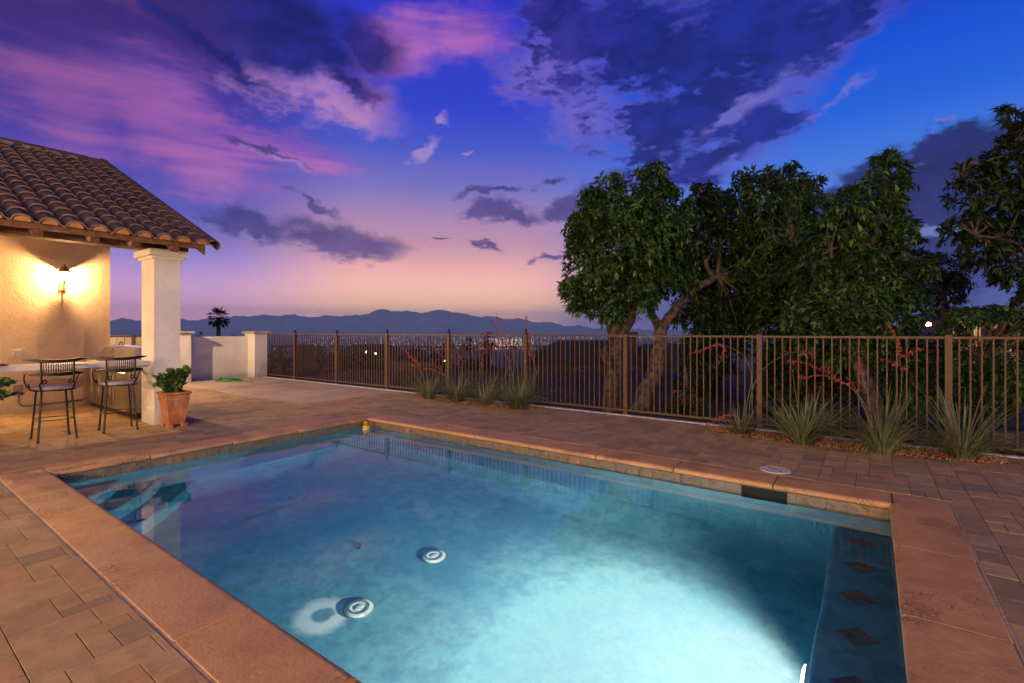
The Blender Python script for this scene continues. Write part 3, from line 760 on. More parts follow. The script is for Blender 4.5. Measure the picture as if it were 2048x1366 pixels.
# beam
BMX0, BMX1 = -9.62, -9.38
hb(BMX0, BMX1, YW0, 3.44, 2.82, 3.04, name="beam", mat=wood_dark, ch=.01)
hb(BMX0+.02, BMX1-.02, 3.44, 3.50, 2.86, 3.02, name="beam_end", mat=wood_dark)
# columns
def column(y0, y1):
    x0, x1 = -9.79, -9.24
    cf = hb(x0, x1, y0, y1, -.05, 2.67, name="column", mat=stucco_white)
    MB().box(x0-.035, x1+.035, y0-.035, y1+.035, 2.665, 2.715).box(x0-.085, x1+.085, y0-.085, y1+.085, 2.713, 2.822, .012).build("column_cap", stucco_white, cf)
column(2.95, 3.32); column(.72, 1.12)
for y in (-1.5, -3.9): column(y, y+.4)
# roof tiles
def tile_mesh():
    mb = MB(); prof = [(-.105, 0.012), (-.096, .030), (-.078, .058), (-.045, .078), (0, .085), (.045, .078), (.078, .058), (.098, .026), (.120, .006), (.145, .0), (.168, .010)]
    L_ = .44; th = .017; m_ = len(prof); vs = []
    for x, lift, sc in ((-L_, -.020, .90), (-.006, .014, 1.0), (0, .010, 1.0)):
        for y, z in prof: vs.append((x, y*sc if y < .1 else y, z*(1 if x > -.1 else .9)+lift))
    for x, lift, sc in ((0, .012-th, 1.0), (-L_, -.020-th, .90)):
        for y, z in prof: vs.append((x, y*sc*.95 if y < .1 else y, z*.97+lift))
    fs = []
    for e in range(4):
        for i in range(m_-1): fs.append((e*m_+i, e*m_+i+1, (e+1)*m_+i+1, (e+1)*m_+i))
    return mb.add(vs, fs)
tm = tile_mesh().mesh("roof_tile", rooftile_mat)
for p_ in tm.polygons: p_.use_smooth = True
try: tm.set_sharp_from_angle(angle=R(50))
except Exception: pass
ang = math.atan(SL); exp_ = .352; nrow = int(math.hypot(5.6, 2.45)/exp_)+1
ty = [3.47-.262*k for k in range(0, 15)]; rt_ = random.Random(3)
cntt = 0
for ci, y in enumerate(ty):
    for r_i in range(nrow):
        s_ = r_i*exp_+rt_.uniform(-.008, .008)
        xx = EX+.03-s_*math.cos(ang); zz = EZ+s_*math.sin(ang)-.016
        if xx < RX+.18: continue
        yy = y+rt_.uniform(-.006, .006)
        o = link("roof_tile", tm, roof, (xx-WX, yy, zz), (rt_.uniform(-.02, .02), ang+rt_.uniform(-.012, .012), rt_.uniform(-.014, .014))); cntt += 1
# bird stops in the open ends of the eave tiles
bs = MB(); n_ = 9; vs = [(0, .083*math.cos(R(180*k/(n_-1))), .074*math.sin(R(180*k/(n_-1)))-.002) for k in range(n_)]
vs += [(-.05, v[1], v[2]) for v in vs]; bs.add(vs, [tuple(range(n_)), tuple(range(2*n_-1, n_-1, -1))]+[(k, k+n_, k+n_+1, k+1) for k in range(n_-1)]+[(0, n_-1, 2*n_-1, n_)])
bsm = bs.mesh("mortar_plug", mortar_or)
for y in ty: link("mortar_plug", bsm, roof, (EX+.022-WX, y, EZ-.012), (0, ang, 0))
# rake tiles along the gable edge and ridge tiles
bt = MB(); prof = [(.10*math.cos(R(a_)), .10*math.sin(R(a_))) for a_ in range(-25, 206, 23)]
vs = []; m_ = len(prof)
for x, sc in ((-.44, .85), (0, 1.0), (0, .87), (-.44, .74)): vs += [(x, y*sc, z*sc) for y, z in prof]
bt.add(vs, [(e*m_+i, e*m_+i+1, (e+1)*m_+i+1, (e+1)*m_+i) for e in range(3) for i in range(m_-1)]); btm = bt.mesh("rake_tile", rooftile_mat)
for r_i in range(nrow):
    s_ = r_i*exp_; xx = EX+.05-s_*math.cos(ang); zz = EZ+s_*math.sin(ang)-.018
    link("rake_tile", btm, roof, (xx-WX, 3.632, zz), (R(-24), ang+.02, 0))
for k in range(16):
    y = 3.68-.36*k; link("ridge_tile", btm, roof, (RX-WX+rt_.uniform(-.008, .008), y, rz_(RX)+.015), (0, rt_.uniform(-.01, .02), R(90)))
rpart(MB().box(RX-.09, RX+.09, YW0-.3, YR1, rz_(RX)-.05, rz_(RX)+.03), "ridge_mortar", mortar)
rpart(MB().add(*slab(RX, EX-.09, YR1+.001, YR1+.035, -.20, -.022)), "barge_board", wood_dark)

# ---- wall fittings
def lantern(x, y, z, rot, label, power, group='wall lanterns on the house', col=(1.0, .56, .22)):
    """x,y,z: backplate centre; the lantern faces local +x"""
    t_ = thing("wall_lantern", label, "wall lamp", (x, y, z), group, rot); ORG[t_.name] = Vector((0, 0, 0))
    MB().box(.0, .018, -.055, .055, -.10, .10, .006).box(.018, .026, -.035, .035, -.08, .08, .004).build("backplate", bronze, t_)
    arm = [(.02, 0, -.04), (.06, 0, -.085), (.11, 0, -.075), (.135, 0, -.03), (.12, 0, .01), (.13, 0, .05), (.16, 0, .09)]
    MB().tube(arm, [.012, .013, .012, .011, .010, .012, .016], 8).build("scroll_arm", bronze, t_, smooth_=True)
    MB().lathe([(.014, -.02), (.020, 0), (.028, .012), (.036, .020), (.040, .028)], (.16, 0, .09), 12).build("lantern_base", bronze, t_)
    mb = MB()
    for k in range(6):
        an = R(60*k+30); c_, s_ = math.cos(an), math.sin(an)
        mb.tube([(.16+.048*c_, .048*s_, .115), (.16+.078*c_, .078*s_, .285)], .004, 5)
    mb.build("lantern_ribs", bronze, t_)
    MB().lathe([(.044, .118), (.073, .283)], (.16, 0, 0), 6).build("lantern_glass", lantern_glass, t_)
    MB().lathe([(.098, .278), (.102, .288), (.078, .318), (.052, .345), (.040, .372), (.022, .388), (.010, .395), (.012, .410), (.016, .420), (.010, .432), (.002, .440)], (.16, 0, 0), 12).build("lantern_cap", bronze, t_, smooth_=True)
    MB().sphere((.16, 0, .150), .017, 10, sz=1.3).build("bulb", bulb, t_, smooth_=True)
    l = bpy.data.lights.new("lantern_light", 'POINT'); l.energy = power; l.color = col; l.shadow_soft_size = .022
    lo = bpy.data.objects.new("lantern_light", l); COL.objects.link(lo); lo.parent = t_; lo.location = (.16, 0, .215)
    return t_
lantern(WX+.001, 2.55, 2.37, 0, "lit bronze wall lantern glowing on the ochre wall above the bar stools", 420)
lantern(WX+.001, .25, 2.37, 0, "lit bronze wall lantern further along the house wall behind the second column", 800)
lantern(-15.0, 3.301, 2.45, R(90), "lit bronze wall lantern on the gable end of the house facing the garden wall", 2000, col=(1, .68, .36))

# unseen rear wall behind the viewer, added with three lanterns for warm fill light
MB().box(-12.76, 5.4, -6.50, -6.25, -.1, 3.3).build("added_rear_wall", stucco_warm, house)
for x_, pw, wh in ((-5.2, 3700, 'nearest the covered patio'), (-.4, 3400, 'in the middle of the wall'), (3.9, 2900, 'nearest the bench end of the pool')):
    lantern(x_, -6.249, 2.30, R(90), "unseen bronze fill lantern added on the rear wall, "+wh, pw, 'fill lanterns added behind the viewer', col=(1, .64, .35))
sw = thing("wall_switch", "small cream square switch plate on the ochre wall above the bar top", "switch", (WX, 1.93, 1.105))
MB().box(WX, WX+.02, 1.875, 1.985, 1.045, 1.165, .005).build("switch_plate", plastic_cream, sw)
MB().box(WX+.02, WX+.028, 1.905, 1.940, 1.115, 1.145, .003).build("rocker", plastic_white, sw)
jb = thing("junction_box", "grey outlet box low on the wall with conduit bending along the wall foot", "electrical box", (WX, 1.92, .46))
MB().box(WX, WX+.07, 1.86, 1.98, .40, .52, .006).build("box", M("grey_box", C(.32, .29, .26), rough=.5), jb)
pts = [(WX+.03, 1.93, .40), (WX+.03, 1.93, .22), (WX+.03, 1.945, .16), (WX+.03, 1.99, .12), (WX+.03, 2.05, .11), (WX+.03, 2.85, .13)]
MB().tube(pts, .016, 8).build("conduit", M("grey_conduit", C(.24, .2, .17), rough=.45, metal=.3), jb, smooth_=True)
for y in (2.25, 2.6): MB().box(WX, WX+.05, y-.012, y+.012, .085, .155).build("clamp", steel, jb)

# ---- bar top
bar = thing("bar_counter", "long white bar top running from the column across in front of the wall", "bar counter", (-9.9, 1.8, .96))
MB().box(-9.95, -9.40, -.4, 2.948, .96, 1.028, .008).build("bar_top", stone_white, bar)
MB().add([(-9.60, 2.80, .96), (-9.60, 2.948, .96), (-9.60, 2.948, .80), (-9.45, 2.80, .96), (-9.45, 2.948, .96), (-9.45, 2.948, .80)], [(0, 1, 2), (3, 5, 4), (0, 3, 4, 1), (1, 4, 5, 2), (2, 5, 3, 0)]).build("bracket", stucco_white, bar)
dish = thing("red_dish", "small red dish lying on the white bar top at the photo's edge", "dish", (-9.62, 1.31, 1.028))
ORG[dish.name] = Vector((0, 0, 0))
MB().lathe([(.030, 0), (.055, .012), (.065, .022), (.058, .020), (.030, .008)], n=16).build("bowl", red_glaze, dish, smooth_=True)
MB().lathe([(.018, .012), (.028, .022), (.012, .034)], n=10).build("stopper", red_glaze, dish)

# ---- outdoor kitchen along the back
kit = thing("kitchen_cabinet", "stainless steel outdoor kitchen cabinet with doors and drawers behind the bar", "cabinet", (-11.4, 2.9, 0))
KX0, KX1, KY, KD = -12.72, -10.22, 2.92, .62
MB().box(KX0, KX1, KY+.02, KY+KD, .09, .90).build("carcass", steel, kit)
MB().box(KX0-.0, KX1+.02, KY-.015, KY+KD+.02, .90, .935, .006).build("worktop", stone_white, kit)
MB().box(KX0, KX1-.02, KY+.06, KY+KD-.05, 0, .09).build("plinth", steel_dark, kit)
def door(x0, x1, z0, z1, hv):
    d = MB().box(x0+.006, x1-.006, KY, KY+.018, z0, z1).build("door" if hv else "drawer", steel, kit)
    if hv: MB().tube([(hv, KY-.035, z0+.22), (hv, KY-.035, z1-.06)], .009, 8).build("handle", chrome, d)
    else: MB().tube([(x0+.08, KY-.03, z1-.04), (x1-.08, KY-.03, z1-.04)], .008, 8).build("handle", steel_dark, d)
door(-12.70, -12.22, .12, .88, -12.30)
MB().box(-12.21, -11.22, KY-.004, KY+.018, .70, .88).build("control_panel", steel, kit)
for k in range(7): MB().tube([(-12.12+.135*k, KY-.004, .79), (-12.12+.135*k, KY-.035, .79)], [.026, .022], 12).build("knob", chrome, kit)
for z0, z1 in ((.52, .68), (.33, .505), (.12, .315)): door(-11.72, -11.24, z0, z1, None)
door(-12.20, -11.73, .12, .68, -11.80)
door(-11.21, -10.92, .12, .88, -11.15)
fr = thing("outdoor_fridge", "small glass-door fridge with a glowing strip beside the column", "fridge", (-10.6, 2.9, 0))
MB().box(-10.90, -10.24, KY-.035, KY+.015, .11, .88, .004).build("door_frame", steel, fr)
MB().box(-10.82, -10.32, KY-.0385, KY-.0365, .17, .82).build("glass_pane", M("fridge_glass", C(.20, .17, .10), rough=.15), fr)
MB().box(-10.80, -10.36, KY-.043, KY-.040, .775, .80).build("light_strip", fridge_glow, fr)
MB().tube([(-10.86, KY-.065, .25), (-10.86, KY-.065, .75)], .009, 8).build("handle", chrome, fr)
gr = thing("gas_grill", "closed stainless steel barbecue hood standing on the worktop behind the bar", "grill", (-11.2, 3.2, .935))
hx0, hx1 = -12.25, -10.55
prof = [(KY+.02, .935), (KY+.04, 1.02), (KY+.16, 1.20), (KY+.30, 1.225), (KY+.55, 1.225), (KY+.60, .935)]
vs = [(hx0, y, z) for y, z in prof]+[(hx1, y, z) for y, z in prof]; m_ = 6
MB().add(vs, [tuple(range(m_-1, -1, -1)), tuple(range(m_, 2*m_))]+[(i, (i+1) % m_, m_+(i+1) % m_, m_+i) for i in range(m_)]).build("hood", steel, gr)
MB().tube([(hx0+.3, KY-.03, 1.06), (hx1-.3, KY-.03, 1.06)], .014, 8).build("hood_handle", chrome, gr)
g_ = MB().tube([(-11.55, KY+.095, 1.135), (-11.55, KY+.075, 1.145)], .042, 18).build("thermometer", chrome, gr)
MB().tube([(-11.9, KY+.3, 1.225), (-11.9, KY+.3, 1.27), (-11.8, KY+.3, 1.30), (-11.7, KY+.3, 1.27), (-11.7, KY+.3, 1.225)], .008, 8).build("rear_handle", iron_black, gr)
fa = thing("chrome_faucet", "low chrome tap and burner knobs glinting on the worktop beside the grill", "faucet", (-12.45, KY+.1, .935))
for k in range(4): MB().lathe([(.03, 0), (.035, .02), (.024, .045), (.006, .05)], (-12.62+.11*k, KY+.10, .935), 12).build("knob", chrome, fa, smooth_=True)
MB().tube([(-12.45, KY+.28, .935), (-12.45, KY+.28, 1.06), (-12.45, KY+.22, 1.10), (-12.45, KY+.14, 1.08)], .012, 8).build("spout", chrome, fa, smooth_=True)

# ================================================================== BAR STOOLS
def make_stool(label, loc, rot):
    """local +y faces the bar"""
    s = thing("bar_stool", label, "bar stool", loc, 'iron bar stools at the bar', rot); ORG[s.name] = Vector((0, 0, 0))
    SZ = .68
    for (x, y) in ((-.155, -.155), (.155, -.155), (-.155, .155), (.155, .155)):
        fx, fy = x*1.28, y*1.28
        MB().tube([(x, y, SZ), ((x+fx)/2*1.0, (y+fy)/2, .33), (fx, fy, .03), (fx*1.03, fy*1.03, 0)], [.012, .0125, .012, .021], 8).build("leg", iron_black, s, smooth_=False)
    ring = [(.205*math.cos(R(a_)), .205*math.sin(R(a_)), .285) for a_ in range(0, 361, 20)]
    MB().tube(ring, .0075, 6, cap=False).build("foot_ring", iron_black, s, smooth_=True)
    mb = MB(); 
    for x, y in ((-.155, -.155), (.155, -.155), (-.155, .155), (.155, .155)):
        n_ = math.hypot(x, y); mb.tube([(x*1.14, y*1.14, .285), (x/n_*.2, y/n_*.2, .285)], .006, 6)
    mb.build("ring_brace", iron_black, s)
    MB().lathe([(.20, 0), (.232, .004), (.232, .016), (.20, .018)], (0, 0, SZ), 24).build("seat_frame", iron_black, s)
    cu = MB().lathe([(.10, .016), (.222, .018), (.238, .032), (.236, .052), (.215, .066), (.15, .074), (.06, .070), (.0005, .068)], (0, 0, SZ), 28)
    cu.v = [(x*(1+.02*math.sin(5*math.atan2(y, x))), y, z+.006*math.sin(9*x*6)*math.cos(y*30)*(z > SZ+.05)) for x, y, z in cu.v]
    cu.build("cushion", fabric, s, smooth_=True)
    # curved back: rails sweep forward at their ends
    def arc(hw, z, dip, tz=0, n=13, ext=.0):
        out = []
        for k in range(n):
            u = -1+2*k/(n-1); out.append((u*hw, -.235+dip*u*u, z+tz*u*u))
        return out
    def band(pts, h, th):
        vs = []; n = len(pts)
        for i, p_ in enumerate(pts):
            k = min(1, .25+2.2*(1-abs(-1+2*i/(n-1)))); hh = h*k; x, y, z = p_
            vs += [(x, y-th, z), (x, y+th, z), (x, y+th, z+hh), (x, y-th, z+hh)]
        fs = [(i*4+j, i*4+(j+1) % 4, (i+1)*4+(j+1) % 4, (i+1)*4+j) for i in range(n-1) for j in range(4)]+[(3, 2, 1, 0), tuple((n-1)*4+j for j in range(4))]
        return MB().add(vs, fs)
    band(arc(.335, 1.070, .125, .045), .042, .021).build("top_rail", iron_black, s)
    band(arc(.285, .890, .11, .02), .050, .018).build("lower_rail", iron_black, s)
    for sx in (-1, 1):
        MB().tube([(sx*.17, -.208, 1.09), (sx*.168, -.212, .90), (sx*.165, -.215, .83), (sx*.150, -.205, .79), (sx*.120, -.20, .795), (sx*.112, -.20, .825), (sx*.132, -.20, .84), (sx*.160, -.205, .82), (sx*.185, -.19, .77), (sx*.165, -.17, .72), (sx*.155, -.160, .685)],
                  [.012, .013, .011, .010, .009, .008, .009, .010, .010, .011, .012], 7).build("back_support", iron_black, s, smooth_=True)
        MB().tube([(sx*.26, -.145, .91), (sx*.285, -.06, .925), (sx*.29, .04, .91), (sx*.285, .12, .86), (sx*.27, .155, .79), (sx*.25, .15, .735), (sx*.235, .11, .715), (sx*.236, .08, .745), (sx*.243, .10, .775), (sx*.235, .06, .70), (sx*.225, .03, .685)],
                  [.009]*8+[.008]*3, 7).build("arm", iron_black, s, smooth_=True)
    for k in range(13):
        u = -1+2*k/12; x = u*.145; y = -.235+.115*(x/.325)**2
        MB().box(x-.0042, x+.0042, y-.004, y+.004, .925, 1.082).build("slat", iron_black, s)
    return s
make_stool("black iron bar stool with curved slat back, farther from the white column", (-9.23, 1.76, 0), R(90))
make_stool("black iron bar stool with curved slat back, next to the white column and the fridge", (-9.28, 2.50, 0), R(84))

# ================================================================== LEAF GENERATORS
def leaves(centers, dirs, lens, wids, ups, mat, name, parent=None, bend=.18):
    """folded five-vertex leaves"""
    n = len(centers); d = dirs/np.linalg.norm(dirs, axis=1, keepdims=True)
    side = np.cross(d, ups); side /= (np.linalg.norm(side, axis=1, keepdims=True)+1e-9); nrm = np.cross(side, d)
    Lx = lens[:, None]; Wx = wids[:, None]
    b0 = centers; md = centers+d*Lx*.5+nrm*Lx*bend*.35; tip = centers+d*Lx-nrm*Lx*bend
    l_ = centers+d*Lx*.42+side*Wx+nrm*(Wx*.35+Lx*bend*.3); r_ = centers+d*Lx*.42-side*Wx+nrm*(Wx*.35+Lx*bend*.3)
    V = np.stack([b0, l_, r_, md, tip], 1).reshape(-1, 3)
    tri = np.array([(0, 2, 3), (0, 3, 1), (3, 2, 4), (3, 4, 1)]); T = (np.arange(n)[:, None, None]*5+tri[None]).reshape(-1, 3)
    off = ORG.get(parent.name) if parent is not None else None
    if off is not None: V = V-np.array(off)
    return link(name, np_mesh(name, V, T, mat), parent)
def crown(clumps, t, depth, L_, per=330, n=9, W_=.29, seed=1):
    """clumps in photo rows/cols at distance t -> whorls of leaves spread through real ellipsoids"""
    rg = np.random.default_rng(seed); cs = []; ds = []; out = []
    allc = list(clumps)
    for (px, py, rp_) in clumps:
        if rp_ < 24: continue
        for _ in range(5):
            a_ = rg.uniform(0, 6.28); q_ = rg.uniform(.95, 1.22); allc.append((px+math.cos(a_)*rp_*q_, py+math.sin(a_)*rp_*q_*.95, rp_*rg.uniform(.16, .32)))
    for (px, py, rp_) in allc:
        tt = t+rg.uniform(-depth, depth); c_ = np.array(at(px, py, tt)); r = rp_/FPX*tt
        k = max(5, int(per*(r/.7)**2))
        v = rg.normal(size=(k, 3)); v /= np.linalg.norm(v, axis=1, keepdims=True)
        rad = r*(rg.uniform(.15, 1.12, (k, 1))**.55)
        lump = 1+.16*np.sin(v[:, :1]*5+px)+.14*np.sin(v[:, 2:]*6+py)
        cs.append(c_+v*rad*lump*np.array([1, 1, .92])); ds.append(v)
    c_ = np.concatenate(cs); v = np.concatenate(ds); K = len(c_)
    ax = v*.8+np.array([0, 0, .55])+rg.normal(size=(K, 3))*.35; ax /= np.linalg.norm(ax, axis=1, keepdims=True)
    ref = np.cross(ax, rg.normal(size=(K, 3))); ref /= np.linalg.norm(ref, axis=1, keepdims=True); bi = np.cross(ax, ref)
    C_ = []; D_ = []
    for i in range(n):
        an = 2*math.pi*i/n+rg.uniform(-.3, .3, (K, 1)); rad = ref*np.cos(an)+bi*np.sin(an)
        dd = rad+ax*rg.uniform(-.15, .75, (K, 1))+np.array([0, 0, -.10]); C_.append(c_+ax*rg.uniform(-.03, .03, (K, 1))*L_*4); D_.append(dd)
    C_ = np.concatenate(C_); D_ = np.concatenate(D_); N = len(C_)
    ln = L_*rg.uniform(.45, 1.2, N); return C_, D_, ln, ln*W_*.62, c_
def tree(name, label, clumps, t, depth, limbs, mat, cat='tree', L_=.145, per=310, group=None, seed=1, base=None, W_=.29, twigs=True):
    org = Vector(base) if base else Vector(at(clumps[0][0], 830, t)); 
    o = thing(name, label, cat, (org.x, org.y, -.1), group)
    C_, D_, ln, wd, cl = crown(clumps, t, depth, L_, per, seed=seed, W_=W_)
    cr = leaves(C_, D_, ln, wd, np.tile([0, 0, 1.], (len(C_), 1))+np.random.default_rng(seed).normal(size=(len(C_), 3))*.35, mat, "crown", o)
    cr['kind'] = 'stuff'
    for i, (nm, pts, rad) in enumerate(limbs):
        # resample for knobbly bark
        P_ = [at(a_, b_, c2) for a_, b_, c2 in pts]; Q = []; Rr = []
        rs = random.Random(seed*31+i)
        for j in range(len(P_)-1):
            for k in range(5):
                u = k/5; Q.append(P_[j].lerp(P_[j+1], u)+Vector((rs.uniform(-1, 1), rs.uniform(-1, 1), 0))*rad[j]*.16); Rr.append((rad[j]*(1-u)+rad[j+1]*u)*rs.uniform(.9, 1.12))
        Q.append(P_[-1]); Rr.append(rad[-1]); MB().tube(Q, Rr, 10).build(nm, bark, o, smooth_=True)
    if twigs:
        mb = MB(); rs = random.Random(seed); hubs = [at(*p_) for nm, pts, rad in limbs for p_ in pts[1:]]
        if hubs:
            for k in range(0, len(cl), max(1, len(cl)//110)):
                p_ = Vector(cl[k]); h_ = min(hubs, key=lambda q: (q-p_).length); mid = h_.lerp(p_, .5)+Vector((rs.uniform(-.1, .1), rs.uniform(-.1, .1), rs.uniform(0, .18)))
                mb.tube([h_, mid, p_], [.020, .012, .005], 5, cap=False)
            tw = mb.build("twigs", bark, o); tw['kind'] = 'stuff'
    return o
# the trees beyond the fence
tree("broadleaf_tree", "tall leafy tree with a thick forked trunk behind the fence, furthest left of the trees", 
     [(1240, 425, 72), (1190, 430, 46), (1165, 470, 36), (1300, 410, 48), (1308, 362, 30), (1232, 372, 20), (1250, 500, 86), (1180, 520, 46), (1195, 580, 60), (1152, 582, 26), (1300, 490, 72), (1345, 440, 44), (1290, 580, 52), (1222, 628, 30), (1170, 605, 22), (1340, 380, 20), (1350, 540, 50), (1185, 390, 16), (1308, 340, 16), (1236, 356, 10), (1140, 565, 12), (1130, 580, 10), (1148, 460, 18)],
     10.0, .55, [("trunk", [(1223, 832, 10), (1226, 740, 10), (1236, 660, 10), (1244, 600, 10), (1240, 520, 10)], [.20, .155, .135, .10, .06]),
                 ("branch", [(1236, 680, 10), (1262, 640, 9.9), (1275, 560, 9.8), (1300, 450, 9.8)], [.11, .085, .06, .03]),
                 ("branch", [(1232, 690, 10), (1216, 640, 10), (1205, 570, 10), (1190, 470, 10)], [.10, .075, .05, .03]),
                 ("branch_stub", [(1228, 740, 10), (1208, 705, 9.85), (1206, 692, 9.8)], [.12, .10, .095])], leaf_tree, seed=3, base=at(1223, 832, 10))
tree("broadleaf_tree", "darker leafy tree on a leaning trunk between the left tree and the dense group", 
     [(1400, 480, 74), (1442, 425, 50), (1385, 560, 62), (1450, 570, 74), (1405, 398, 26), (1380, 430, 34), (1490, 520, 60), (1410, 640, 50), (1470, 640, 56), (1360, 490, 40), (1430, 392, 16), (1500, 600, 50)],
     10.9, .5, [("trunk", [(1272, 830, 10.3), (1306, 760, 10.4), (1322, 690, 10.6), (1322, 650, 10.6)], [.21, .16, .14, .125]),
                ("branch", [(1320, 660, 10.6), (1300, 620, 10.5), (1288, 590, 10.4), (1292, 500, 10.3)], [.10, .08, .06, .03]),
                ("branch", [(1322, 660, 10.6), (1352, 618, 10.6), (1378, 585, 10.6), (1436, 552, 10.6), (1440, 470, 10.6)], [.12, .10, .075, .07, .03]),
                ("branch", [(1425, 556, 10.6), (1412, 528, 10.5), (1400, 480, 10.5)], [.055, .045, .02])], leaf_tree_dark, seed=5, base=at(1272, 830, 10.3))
tree("broadleaf_tree", "dense leafy tree in the middle of the group, its crown topped by two tufts", 
     [(1530, 400, 56), (1585, 385, 48), (1510, 450, 56), (1600, 440, 62), (1555, 500, 76), (1630, 510, 60), (1600, 590, 82), (1575, 345, 20), (1500, 372, 20), (1540, 360, 22), (1540, 600, 50), (1620, 380, 22), (1570, 670, 60), (1650, 650, 60)],
     10.2, .6, [("trunk", [(1640, 850, 10), (1625, 720, 10), (1610, 600, 10), (1590, 500, 10), (1575, 420, 10)], [.18, .14, .10, .07, .04]),
                ("branch", [(1610, 610, 10), (1590, 540, 10), (1545, 470, 10)], [.07, .05, .03])], leaf_tree, seed=7, base=at(1640, 850, 10))
tree("broadleaf_tree", "leafy tree on a leaning bare-barked trunk right behind the red yucca plants", 
     [(1700, 455, 66), (1650, 490, 50), (1765, 450, 50), (1785, 395, 24), (1780, 340, 30), (1806, 362, 22), (1752, 368, 18), (1776, 318, 14), (1740, 540, 76), (1670, 570, 66), (1800, 540, 56), (1650, 640, 66), (1750, 630, 70), (1812, 600, 40), (1700, 400, 30), (1720, 690, 50), (1810, 470, 26)],
     8.2, .5, [("trunk", [(1778, 880, 7.6), (1745, 800, 7.6), (1716, 730, 7.7), (1706, 690, 7.8), (1704, 620, 7.9), (1735, 540, 8.0), (1742, 500, 8.0), (1760, 430, 8.0)], [.15, .115, .10, .085, .065, .055, .05, .03]),
               ("branch", [(1705, 640, 7.9), (1680, 580, 8.0), (1660, 500, 8.1)], [.06, .04, .02]),
               ("branch", [(1735, 560, 8), (1775, 520, 8), (1785, 400, 8)], [.045, .035, .02])], leaf_tree, seed=9, base=at(1778, 880, 7.6))
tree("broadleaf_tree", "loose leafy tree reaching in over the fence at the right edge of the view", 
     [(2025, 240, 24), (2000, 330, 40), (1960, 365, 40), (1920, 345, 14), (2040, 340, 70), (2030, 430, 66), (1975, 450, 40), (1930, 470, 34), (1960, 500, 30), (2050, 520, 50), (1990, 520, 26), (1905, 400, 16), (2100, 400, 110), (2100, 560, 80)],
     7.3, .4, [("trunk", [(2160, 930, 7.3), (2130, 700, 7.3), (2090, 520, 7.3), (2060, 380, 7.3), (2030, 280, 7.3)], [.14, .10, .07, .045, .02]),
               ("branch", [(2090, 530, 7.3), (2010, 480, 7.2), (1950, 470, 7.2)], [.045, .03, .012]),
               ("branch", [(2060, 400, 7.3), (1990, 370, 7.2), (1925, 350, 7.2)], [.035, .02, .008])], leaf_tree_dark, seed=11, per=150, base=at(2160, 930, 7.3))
tree("broadleaf_tree", "small dark tree seen in the gap between the dense trees and the right edge", 
     [(1890, 540, 34), (1875, 580, 30), (1910, 575, 26), (1865, 520, 18), (1912, 600, 18), (1850, 600, 26), (1880, 612, 22), (1840, 560, 20)],
     16, .8, [("trunk", [(1895, 760, 16), (1890, 640, 16), (1885, 560, 16)], [.16, .11, .05]),
              ("branch", [(1890, 620, 16), (1925, 560, 16), (1945, 520, 16), (1952, 492, 16)], [.05, .035, .02, .01]),
              ("branch", [(1890, 610, 16), (1850, 550, 16), (1832, 505, 16)], [.04, .025, .01])], leaf_far, seed=13, L_=.17, per=110, base=at(1895, 760, 16))
# shrubs filling in below the crowns
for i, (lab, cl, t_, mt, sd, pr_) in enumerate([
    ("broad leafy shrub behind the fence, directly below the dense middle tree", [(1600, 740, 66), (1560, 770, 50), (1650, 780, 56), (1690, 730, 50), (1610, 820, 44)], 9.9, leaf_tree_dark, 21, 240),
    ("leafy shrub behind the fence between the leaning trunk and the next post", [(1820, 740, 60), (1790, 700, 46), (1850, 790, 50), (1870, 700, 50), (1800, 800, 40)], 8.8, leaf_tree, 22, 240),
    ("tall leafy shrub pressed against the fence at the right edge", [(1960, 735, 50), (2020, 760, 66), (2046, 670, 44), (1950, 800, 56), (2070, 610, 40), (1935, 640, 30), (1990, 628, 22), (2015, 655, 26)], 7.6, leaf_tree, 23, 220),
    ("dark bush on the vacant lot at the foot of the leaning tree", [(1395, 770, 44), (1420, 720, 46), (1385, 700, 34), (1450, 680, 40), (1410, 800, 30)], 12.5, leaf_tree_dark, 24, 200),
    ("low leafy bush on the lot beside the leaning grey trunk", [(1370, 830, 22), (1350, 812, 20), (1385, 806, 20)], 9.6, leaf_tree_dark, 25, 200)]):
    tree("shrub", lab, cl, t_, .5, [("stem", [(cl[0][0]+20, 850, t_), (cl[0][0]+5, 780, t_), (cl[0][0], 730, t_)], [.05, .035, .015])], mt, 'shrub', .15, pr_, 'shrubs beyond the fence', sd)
# far shrubs at the end of the lot
for i, (lab, cl, t_) in enumerate([
    ("dark rounded bushes at the far end of the lot beside the white pillar", [(560, 712, 18), (545, 722, 16), (580, 725, 18), (552, 745, 20), (595, 742, 16)], 21),
    ("dark bush beside the square far pillar on its right", [(640, 712, 16), (655, 725, 18), (670, 718, 14)], 21.5),
    ("dark bush in front of the lit neighbour house", [(700, 716, 16), (722, 722, 18), (745, 728, 14), (690, 735, 16)], 25),
    ("tall dark bush left of the small palms", [(875, 722, 20), (865, 742, 18), (895, 738, 20), (880, 705, 13)], 22),
    ("tall dark bush directly under the middle small palm", [(940, 730, 18), (925, 745, 16), (950, 745, 16)], 22),
    ("tallest dark bush under the right small palm", [(972, 715, 18), (965, 735, 22), (985, 745, 18), (978, 695, 11)], 21)]):
    tree("bush", lab, cl, t_, .4, [("stem", [(cl[0][0], 765, t_), (cl[0][0], 720, t_)], [.06, .02])], leaf_far, 'bush', .16, 90, 'dark bushes at the end of the lot', 40+i, twigs=False)

